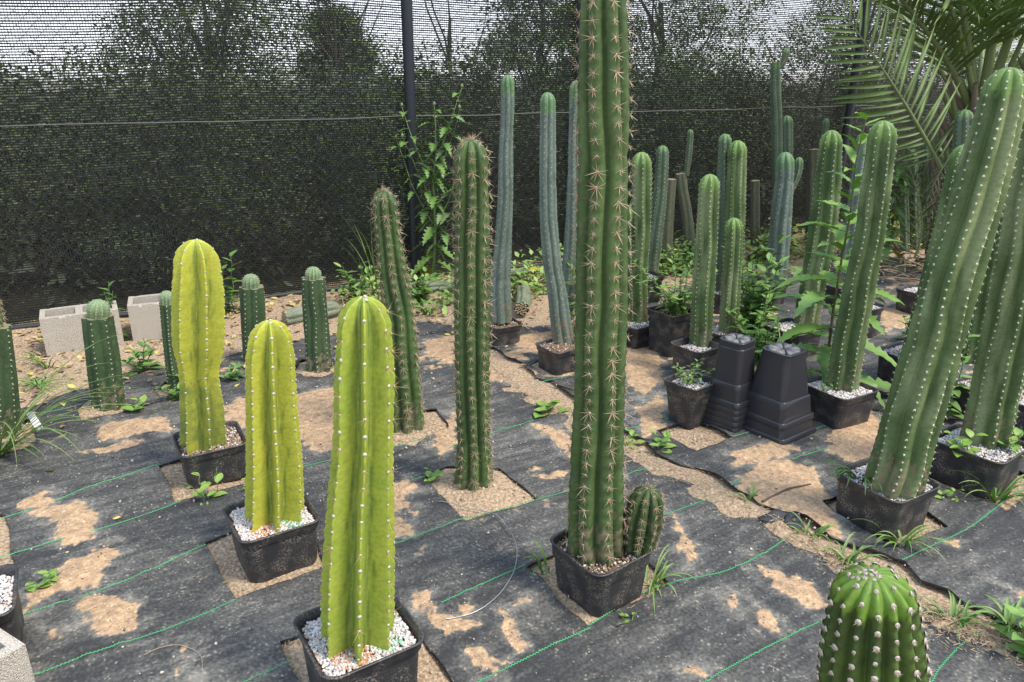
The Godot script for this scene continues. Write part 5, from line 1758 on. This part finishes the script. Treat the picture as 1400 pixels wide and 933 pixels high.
	for e in [["broad-leaved seedling on the cloth left of the tallest cactus", 0.165, 0.0, -3.12, 0.07, 0.085, 31], ["round-leaved seedling before the small tapered pot", 0.62, 0.0, -2.76, 0.10, 0.060, 32], ["second seedling left of the small tapered pot", 0.50, 0.0, -2.80, 0.07, 0.04, 38], ["tiny seedling at the corner of the sandy square", -0.30, 0.0, -2.49, 0.06, 0.038, 33], ["feathery weed growing in the small tapered pot", 0.79, 0.18, -3.03, 0.13, 0.034, 34], ["seedling at left in the right-edge pot", 1.68, 0.146, -2.47, 0.09, 0.060, 35], ["seedling at right in the right-edge pot", 1.86, 0.146, -2.47, 0.10, 0.055, 36], ["seedling sprouting in the gravel beside the leaning column", 1.39, 0.147, -3.02, 0.06, 0.028, 37],
			["tall thin seedling by the pinched yellow cactus's pot", -1.10, 0.0, -2.36, 0.13, 0.050, 39], ["low seedling beside the pinched yellow cactus's pot", -0.98, 0.0, -2.44, 0.06, 0.035, 40], ["seedling at the foot of the squat grafted cactus", -1.72, 0.0, -3.12, 0.09, 0.060, 41], ["seedling at the left edge by the gravel pot", -1.40, 0.0, -1.86, 0.07, 0.05, 42], ["creeping seedling at the near edge of the right-edge pot", 1.60, 0.0, -2.36, 0.07, 0.032, 43], ["creeping green sprig in the sand under the tallest cactus", 0.33, 0.0, -1.72, 0.025, 0.022, 44]]:
		var q := sd.duplicate()
		q.h = e[4]
		q.leaf = e[5]
		q.seed = e[6]
		if e[6] == 34:
			q.stems = 8
			q.leaves = 9
			q.kinds = ["jag0", "jag1", "jag2"]
			q.mats = ["green1", "thistle_green", "fresh1"]
		weed("seedling", e[0], "seedling", Vector3(e[1], e[2], e[3]), q)
	weed("broadleaf_weed", "broad-leaved weed in the bottom right corner", "weed", Vector3(1.40, 0, -1.58), {"h": 0.16, "stems": 4, "leaf": 0.10, "leaves": 6, "kinds": ["leaf0", "leaf1", "leaf2"], "mats": ["green1", "green0", "fresh1"], "seed": 51, "spread": 0.7})
	# grass
	grass("large clump of long arching grass at the left edge", Vector3(-2.10, 0, -2.70), 34, 0.72, 61, {"w": 0.0045, "up": 0.9, "sag": 0.19, "toward": 0.35, "fan": 1.3})
	grass("grass clump in front of the right-edge pot", Vector3(1.77, 0, -2.36), 22, 0.22, 62, {"w": 0.005})
	grass("small grass tuft beside the torn black plastic scraps", Vector3(0.997, 0, -2.137), 14, 0.11, 63)
	grass("grass tuft in the sandy seam behind the woolly cactus", Vector3(1.066, 0, -1.993), 20, 0.12, 64)
	grass("spidery grass at the foot of the muddy pot", Vector3(1.278, 0, -2.083), 22, 0.17, 65, {"sag": 0.3})
	grass("grass tuft in the seam, right of the woolly cactus", Vector3(1.243, 0, -1.71), 18, 0.13, 66)
	grass("coarse grass tuft at the right edge in the seam", Vector3(1.40, 0, -1.68), 18, 0.16, 67, {"w": 0.006})
	grass("thin grass beside the pot of the tallest cactus", Vector3(0.43, 0, -1.88), 14, 0.17, 68, {"sag": 0.3})
	grass("grass blades drooping over the muddy pot's rim", Vector3(1.20, 0.146, -2.27), 16, 0.14, 69, {"sag": 0.34, "toward": 2.6})
	grass("single grass tuft at the corner of the tallest cactus's sand square", Vector3(0.10, 0, -1.96), 5, 0.10, 70, {"w": 0.006})
	grass("grass growing before the first concrete block", Vector3(-2.47, 0, -3.68), 12, 0.24, 71)
	grass("grass inside the second concrete block", Vector3(-2.05, 0.05, -4.16), 10, 0.28, 72)
	grass("cut grass lying in front of the concrete blocks", Vector3(-2.38, 0.0, -3.45), 30, 0.16, 73, {"up": 0.15, "sag": 0.2})
	grass("tall thin grass stems before the net, left of the curved column", Vector3(-0.92, 0, -4.9), 10, 0.75, 74, {"up": 2.5, "sag": 0.12})
	grass("short grass at the foot of the net under the thistle", Vector3(-0.55, 0, -4.62), 40, 0.16, 75)
	grass("grass tuft growing from the tall weedy pot", Vector3(0.93, 0.225, -3.86), 9, 0.30, 76, {"up": 1.8})
	grass("grass between the bushy weed and the leaning column's pot", Vector3(1.45, 0, -3.70), 9, 0.3, 77, {"up": 1.8})
	grass("sprouts in the sand before the small seam pot", Vector3(0.86, 0, -2.35), 7, 0.08, 78, {"w": 0.006})
	palm()

func palm() -> void:
	var t := thing("palm_tree", "spiny young date palm at the upper right corner", "palm", Vector3(3.46, 0, -5.75))
	var rows := []
	var w := noise(6.0, 77, 3)
	for i in 14:
		var f := i / 13.0
		var row := []
		for j in 18:
			var an := TAU * j / 18
			var scale_ := 0.86 + 0.28 * absf(sin(i * 1.6 + (j % 3) * 2.1))
			var r := lerpf(0.17, 0.13, f) * scale_ + 0.03 * w.get_noise_2d(j, i * 2.0)
			row.append(Vector3(cos(an) * r, f * 1.25 - 0.05, -sin(an) * r))
		rows.append(row)
	rows.append([] )
	rows.pop_back()
	put("trunk", loft(rows), M.dead, t)
	var hub := Vector3(0, 1.08, 0)
	for e in [[Vector3(-0.30, 0.55, 0.15), Vector3(-1.35, 1.25, 0.35), 0.036], [Vector3(-0.26, 0.7, 0.2), Vector3(-0.95, 2.0, 0.3), 0.040], [Vector3(-0.12, 0.8, 0.25), Vector3(-0.45, 2.4, 0.4), 0.042], [Vector3(0.05, 0.8, 0.2), Vector3(0.1, 2.6, 0.3), 0.040], [Vector3(0.22, 0.7, 0.15), Vector3(0.9, 2.0, 0.3), 0.036], [Vector3(0.4, 0.5, 0.2), Vector3(1.5, 1.0, 0.4), 0.030], [Vector3(-0.25, 0.6, -0.3), Vector3(-0.9, 1.5, -1.0), 0.030], [Vector3(0.2, 0.6, -0.4), Vector3(0.5, 1.6, -1.3), 0.030], [Vector3(0.15, 0.5, 0.45), Vector3(0.35, 0.75, 1.1), 0.028]]:
		frond(t, hub + e[0].normalized() * 0.06, hub + e[0], hub + e[1], 0.44, e[2], int(e[1].x * 100) + 500, 0.30, null, 0.35)
	for k in 40:          # old fibre and split leaf bases round the heart
		var an := k * 2.4
		var d := Vector3(cos(an), 0, sin(an))
		var y := 0.55 + 0.018 * k
		put("leaf_base", tube([Vector3(0, y, 0) + d * 0.10, Vector3(0, y + 0.10, 0) + d * 0.20, Vector3(0, y + 0.24, 0) + d * 0.27], 0.034, 0.014, 5), M.dead if k % 3 else M.rachis, t)
	# the sucker frond that reaches over the cacti, and drooping ones
	frond(t, Vector3(-0.46, 0.86, 0.45), Vector3(-0.79, 1.30, 0.50), Vector3(-1.34, 1.86, 0.55), 0.46, 0.016, 901, 0.06, null, 0.28, Vector3(-0.15, 0.35, 1.0))
	frond(t, hub + Vector3(-0.1, 0.2, 0.1), Vector3(-0.7, 2.6, 0.3), Vector3(-1.45, 2.15, 0.5), 0.50, 0.02, 902, 0.30, null, 1.2)
	frond(t, hub + Vector3(0.05, 0.2, 0.1), Vector3(0.1, 2.5, 0.4), Vector3(0.05, 1.75, 0.7), 0.42, 0.02, 903, 0.25, null, 1.3)
	frond(t, Vector3(-0.50, 0.20, 0.40), Vector3(-0.42, 0.5, 0.42), Vector3(-0.75, 0.98, 0.44), 0.20, 0.009, 904, 0.1, null, 0.3)
	for k in 6:
		var an := k * 1.1 + 1.6
		var d := Vector3(cos(an), 0, sin(an))
		frond(t, Vector3(0, 0.95, 0) + d * 0.1, d * 0.40 + Vector3(0, 0.90, 0), d * 0.48 + Vector3(0, 0.12, 0), 0.16, 0.010, 920 + k, 0.1, M.palm_dry, 0.9)

func litter() -> void:
	hollow_block("pale hollow concrete block at the left, behind the squat grafted cactus", Vector3(-2.425, 0.0, -3.975), 0.52, Vector3(0.38, 0.235, 0.21), 0.005)
	hollow_block("pale hollow concrete block, second from the left edge", Vector3(-2.055, 0.0, -4.21), 0.42, Vector3(0.38, 0.235, 0.22), 0.005)
	hollow_block("concrete block corner at the bottom left of the photo", Vector3(-1.345, 0.0, -1.30), 1.05, Vector3(0.40, 0.19, 0.20), 0.01)
	# lying pieces of cactus
	var V := {}
	for e in [["felled pale cactus piece lying end-on behind the slender columns", Vector3(0.062, 0.055, -4.56), Vector3(0.085, 0.06, -5.02), 0.052, "felled"], ["grey-green felled cactus trunk lying behind the grafted cacti", Vector3(-1.40, 0.055, -4.36), Vector3(-1.10, 0.06, -4.56), 0.060, "felled"], ["thin felled cactus lying against the net behind the slender columns", Vector3(-0.06, 0.05, -5.40), Vector3(0.40, 0.06, -5.62), 0.045, "bluegreen"], ["felled cactus half hidden under the thistle", Vector3(-0.85, 0.05, -5.02), Vector3(-0.30, 0.05, -5.15), 0.05, "felled"]]:
		var t := thing("cactus_log", e[0], "felled cactus", e[1], 0, "felled cactus pieces")
		var d: Vector3 = e[2] - e[1]
		var g := stem([Vector3.ZERO, d * 0.35 + Vector3(0.006, 0.004, 0.006), d * 0.7, d], [e[3] * 0.92, e[3], e[3], e[3] * 0.95], 7, e[4], 0.3, false, 0.9)
		var body := put("stem", g.mesh, M["skin_" + e[4]], t)
		var st := SurfaceTool.new()
		st.begin(Mesh.PRIMITIVE_TRIANGLES)
		for k in 26:
			var an := k * 2.4
			var rr: float = e[3] * sqrt(k / 26.0) * 0.8
			var dd := d.normalized()
			var xx := dd.cross(Vector3.UP).normalized()
			st.append_from(spare.pebble1, 0, Transform3D(Basis.IDENTITY.scaled(Vector3.ONE * e[3] * 0.34), (xx * cos(an) + xx.cross(dd) * sin(an)) * rr))
		put("cut_end", st.commit(), M.cut, t)
		st = SurfaceTool.new()
		st.begin(Mesh.PRIMITIVE_TRIANGLES)
		for a in g.areoles:
			st.append_from(spare.bluedot0, 0, on_skin(a, 1.0, 0.0))
		put("spines", st.commit(), M.spine, t, Transform3D.IDENTITY, "stuff")
	# loops of wire
	var pts := []
	var line := [[-0.264, -2.328], [-0.090, -2.261], [-0.025, -2.180], [0.007, -2.083], [0.016, -2.004], [0.000, -1.894], [-0.043, -1.803], [-0.105, -1.740], [-0.186, -1.710]]
	var cv := Curve3D.new()
	for i in line.size():
		var tt := Vector3(line[mini(i + 1, 8)][0] - line[maxi(i - 1, 0)][0], 0, line[mini(i + 1, 8)][1] - line[maxi(i - 1, 0)][1]) / 6.0
		cv.add_point(Vector3(line[i][0], 0, line[i][1]), -tt, tt)
	for k in 50:
		var p := cv.sample_baked(cv.get_baked_length() * k / 49.0, true)
		pts.append(Vector3(p.x, cloth(p.x, p.z) + 0.004 + 0.012 * sin(PI * k / 49.0), p.z))
	var wire := put("wire_loop", tube(pts, 0.0016, 0.0016, 6), M.bare_wire, self)
	wire.set_meta("label", "curved piece of bare grey wire lying on the cloth")
	wire.set_meta("category", "wire")
	pts = []
	for k in 30:
		var an := 2.4 - k * 0.075
		var p := Vector3(-0.90 + cos(an) * 0.10, 0, -1.50 - sin(an) * 0.11)
		pts.append(Vector3(p.x, cloth(p.x, p.z) + 0.005, p.z))
	wire = put("dry_stalk", tube(pts, 0.0009, 0.0007, 5), M.straw, self)
	wire.set_meta("label", "thin dry stalk curled on the cloth at bottom left")
	wire.set_meta("category", "stalk")
	# twigs, torn plastic, tag, dropped leaves
	for e in [["brown forked twig before the left grafted cactus", [[-2.18, -3.05], [-2.20, -3.16], [-2.23, -3.27]], 0.005], ["short brown twig lying by the forked one", [[-2.26, -3.06], [-2.18, -3.05], [-2.12, -3.06]], 0.005], ["thin dead stick between the curved column and spiny column", [[-0.62, -3.12], [-0.50, -3.06], [-0.40, -3.05]], 0.004], ["dead stick across the sandy seam", [[0.90, -2.32], [1.02, -2.40], [1.12, -2.44]], 0.005], ["dry pale stick on the far cloth", [[0.20, -3.44], [0.30, -3.36], [0.36, -3.33]], 0.005]]:
		pts = []
		for q in e[1]:
			pts.append(Vector3(q[0], cloth(q[0], q[1]) + 0.007, q[1]))
		var o := put("twig", tube(pts, e[2], e[2] * 0.5, 5), M.twig, self)
		o.set_meta("label", e[0])
		o.set_meta("category", "twig")
		o.set_meta("group", "sticks on the ground")
	var bx := BoxMesh.new()
	bx.size = Vector3(0.028, 0.085, 0.002)
	var tag := put("plant_tag", bx, M.white_tag, self, Transform3D(Basis.from_euler(Vector3(-0.35, 0.4, 0.35)), Vector3(-2.00, 0.095, -2.82)))
	tag.set_meta("label", "small white plant tag in the grass at left")
	tag.set_meta("category", "tag")
	for e in [["torn black plastic scrap with a hole, left one in the seam", 0.905, -2.215, 0.3], ["torn black plastic scrap with a hole, right one in the seam", 0.965, -2.200, -0.5]]:
		var t := thing("plastic_scrap", e[0], "scrap", Vector3(e[1], cloth(e[1], e[2]) + 0.006, e[2]), e[3], "torn plastic scraps")
		var rows := []
		for q in [[0.010, 0.004], [0.012, 0.009], [0.030, 0.012], [0.042, 0.004]]:
			var row := []
			for j in 12:
				var an := TAU * j / 12
				var k := 1.0 + 0.35 * sin(an * 2.0 + e[3] * 5.0) if q[0] > 0.02 else 1.0
				row.append(Vector3(cos(an) * q[0] * k, q[1] + 0.006 * sin(an * 2.0), -sin(an) * q[0] * k))
			rows.push_front(row)
		put("plate", loft(rows), M.plastic_clean, t)
	var r := RandomNumberGenerator.new()
	r.seed = 99
	for e in [["yellow leaf among the weeds behind the felled piece", 0.08, 0.13, -5.30], ["second yellow leaf drooping beside the first one", 0.16, 0.10, -5.22]]:
		var o := put("yellow_leaf", spare.round0, M.yellow_leaf, self, look(Vector3(r.randf_range(-1, 1), 0.3, 0.6), Vector3.UP, 0.14, Vector3(e[1], e[2], e[3])))
		o.set_meta("label", e[0])
		o.set_meta("category", "leaf")
	# heap of dead fronds under the palm
	var heap := thing("dead_frond_heap", "heap of dead palm fronds and stalks under the palm", "dead fronds", Vector3(3.05, 0, -5.7))
	for k in 130:
		var an := r.randf() * TAU
		var p := Vector3(r.randfn() * 0.30, absf(r.randfn()) * 0.06 + 0.01, r.randfn() * 0.16)
		var d := Vector3(cos(an), r.randf_range(-0.12, 0.2), sin(an) * 0.6).normalized() * r.randf_range(0.10, 0.32)
		put("stalk", tube([p, p + d * 0.5 + Vector3(0, 0.015, 0), p + d], 0.006, 0.003, 4), M.dead if r.randf() < 0.6 else M.straw, heap)
	# stones, clods and chaff scattered over sand and cloth
	var xf := []
	var co := []
	for k in 4200:
		var z := -1.25 - pow(r.randf(), 0.7) * 4.6
		var x := r.randf_range(-0.75, 0.85) * (-z + 0.4)
		var s := 0.0042 * (1.0 + 2.2 * pow(r.randf(), 6.0)) * (0.7 - 0.12 * z)
		xf.append(Transform3D(Basis.from_euler(Vector3(r.randf() * 6.0, r.randf() * 6.0, r.randf() * 6.0)) * Basis.from_scale(Vector3(s, s * 0.7, s)), Vector3(x, maxf(cloth(x, z), earth(x, z)) + s * 0.2 + 0.002, z)))
		var g := r.randf_range(0.30, 0.55)
		co.append(Color(g, g * 0.88, g * 0.74) if r.randf() < 0.8 else Color(0.16, 0.11, 0.08))
	for k in 3200:
		var h := v2(PATCHES[r.randi() % PATCHES.size()])
		var p := h[r.randi() % h.size()].lerp(h[r.randi() % h.size()], r.randf())
		if sand_on(p.x, p.y) < 0.005:
			continue
		var s := (0.0025 + 0.008 * pow(r.randf(), 5.0)) * (0.6 - 0.2 * p.y)
		xf.append(Transform3D(Basis.from_euler(Vector3(r.randf() * 6.0, r.randf() * 6.0, 0)) * Basis.from_scale(Vector3(s, s * 0.7, s)), Vector3(p.x, cloth(p.x, p.y) + s * 0.15, p.y)))
		co.append(Color(0.42, 0.33, 0.25) * r.randf_range(0.7, 1.2))
	many("pebbles", spare.pebble0, M.pebble, self, xf, co).set_meta("label", "small stones and crumbs scattered over sand and cloth")
	xf = []
	co = []
	var chaff := []
	for h in HOLES_A + HOLES_B:
		chaff.append(v2(h))
	for k in 7000:
		var p: Vector2
		if k % 3 == 0:
			var i := r.randi() % (seam.size() - 2)
			p = seam[i].lerp(seam[i + 1], r.randf()) + Vector2(r.randfn(), r.randfn()) * 0.05
		elif k % 3 == 1:
			var h: PackedVector2Array = chaff[r.randi() % chaff.size()]
			p = h[r.randi() % h.size()].lerp(h[r.randi() % h.size()], r.randf()) + Vector2(r.randfn(), r.randfn()) * 0.04
		else:
			p = F0.lerp(F1, r.randf()) + Vector2(0.45, 0.9).normalized() * absf(r.randfn()) * 0.5
		var s := r.randf_range(0.010, 0.035)
		xf.append(Transform3D(Basis.from_euler(Vector3(r.randf_range(-0.25, 0.25), r.randf() * TAU, 0)) * Basis.from_scale(Vector3(0.0022, 0.0022, s)), Vector3(p.x, maxf(earth(p.x, p.y), -0.02) + 0.006 + r.randf() * 0.006, p.y)))
		co.append(Color(0.40, 0.30, 0.19) * r.randf_range(0.5, 1.2))
	for k in 2600:
		var h: PackedVector2Array = chaff[r.randi() % chaff.size()]
		var mid := Vector2.ZERO
		for q in h:
			mid += q / h.size()
		var p := h[r.randi() % h.size()].lerp(h[r.randi() % h.size()], r.randf()).lerp(mid, sqrt(r.randf()) * 0.9)
		var s := 0.004 + 0.014 * pow(r.randf(), 4.0)
		xf.append(Transform3D(Basis.from_euler(Vector3(r.randf() * 6.0, r.randf() * 6.0, 0)) * Basis.from_scale(Vector3(s, s * 0.7, s)), Vector3(p.x, earth(p.x, p.y) + 0.009, p.y)))
		co.append(Color(0.40, 0.31, 0.22) * r.randf_range(0.7, 1.25))
	many("straw_litter", spare.pebble2, M.pebble, self, xf, co).set_meta("label", "dry straw and bark bits along the seam and edges")
	xf = []
	co = []
	for k in 3200:
		var q := F0.lerp(F1, r.randf_range(0.0, 1.3)) + Vector2(0.45, 0.9).normalized() * (0.1 + absf(r.randfn()) * 0.6)
		var s := r.randf_range(0.02, 0.055)
		xf.append(Transform3D(Basis.from_euler(Vector3(r.randf_range(-0.5, 0.5), r.randf() * TAU, r.randf_range(-0.5, 0.5))).scaled(Vector3.ONE * s), Vector3(q.x, maxf(earth(q.x, q.y), cloth(q.x, q.y)) + 0.008, q.y)))
		co.append([Color(0.30, 0.20, 0.10), Color(0.42, 0.30, 0.16), Color(0.16, 0.11, 0.07), Color(0.48, 0.40, 0.10)][r.randi() % 4])
	many("leaf_litter", spare.tree_leaf, M.pebble, self, xf, co).set_meta("label", "fallen dry leaves littering the foot of the net")
	for e in [["low leafy ground cover along the net below the thistle", 1.9, 4.6, 0.50, 810], ["weedy ground cover along the net behind the tallest cactus", 4.2, 6.0, 0.5, 812], ["yellow-green ground cover by the net behind the blue-grey column", 5.6, 8.2, 0.45, 811]]:
		xf = []
		co = []
		r.seed = e[4]
		for k in 4200:
			var s := lerpf(e[1], e[2], r.randf())
			var b: float = e[3] + r.randfn() * 0.17
			if lump.get_noise_2d(s * 0.5, b * 0.5 + e[4]) < -0.05:
				continue
			var p := fence_at(s, -b)
			var sz := r.randf_range(0.025, 0.065)
			xf.append(Transform3D(Basis.from_euler(Vector3(r.randf_range(-1.1, 0.3), r.randf() * TAU, r.randf_range(-0.4, 0.4))).scaled(Vector3.ONE * sz), p + Vector3(0, earth(p.x, p.z) + r.randf() * r.randf() * 0.24, 0)))
			var g := r.randf()
			co.append(Color(0.12, 0.22, 0.05).lerp(Color(0.26, 0.36, 0.09), g) if e[4] != 811 or g < 0.6 else Color(0.45, 0.40, 0.09))
		many("ground_cover", spare.tree_leaf, M.foliage, self, xf, co).set_meta("label", e[0])
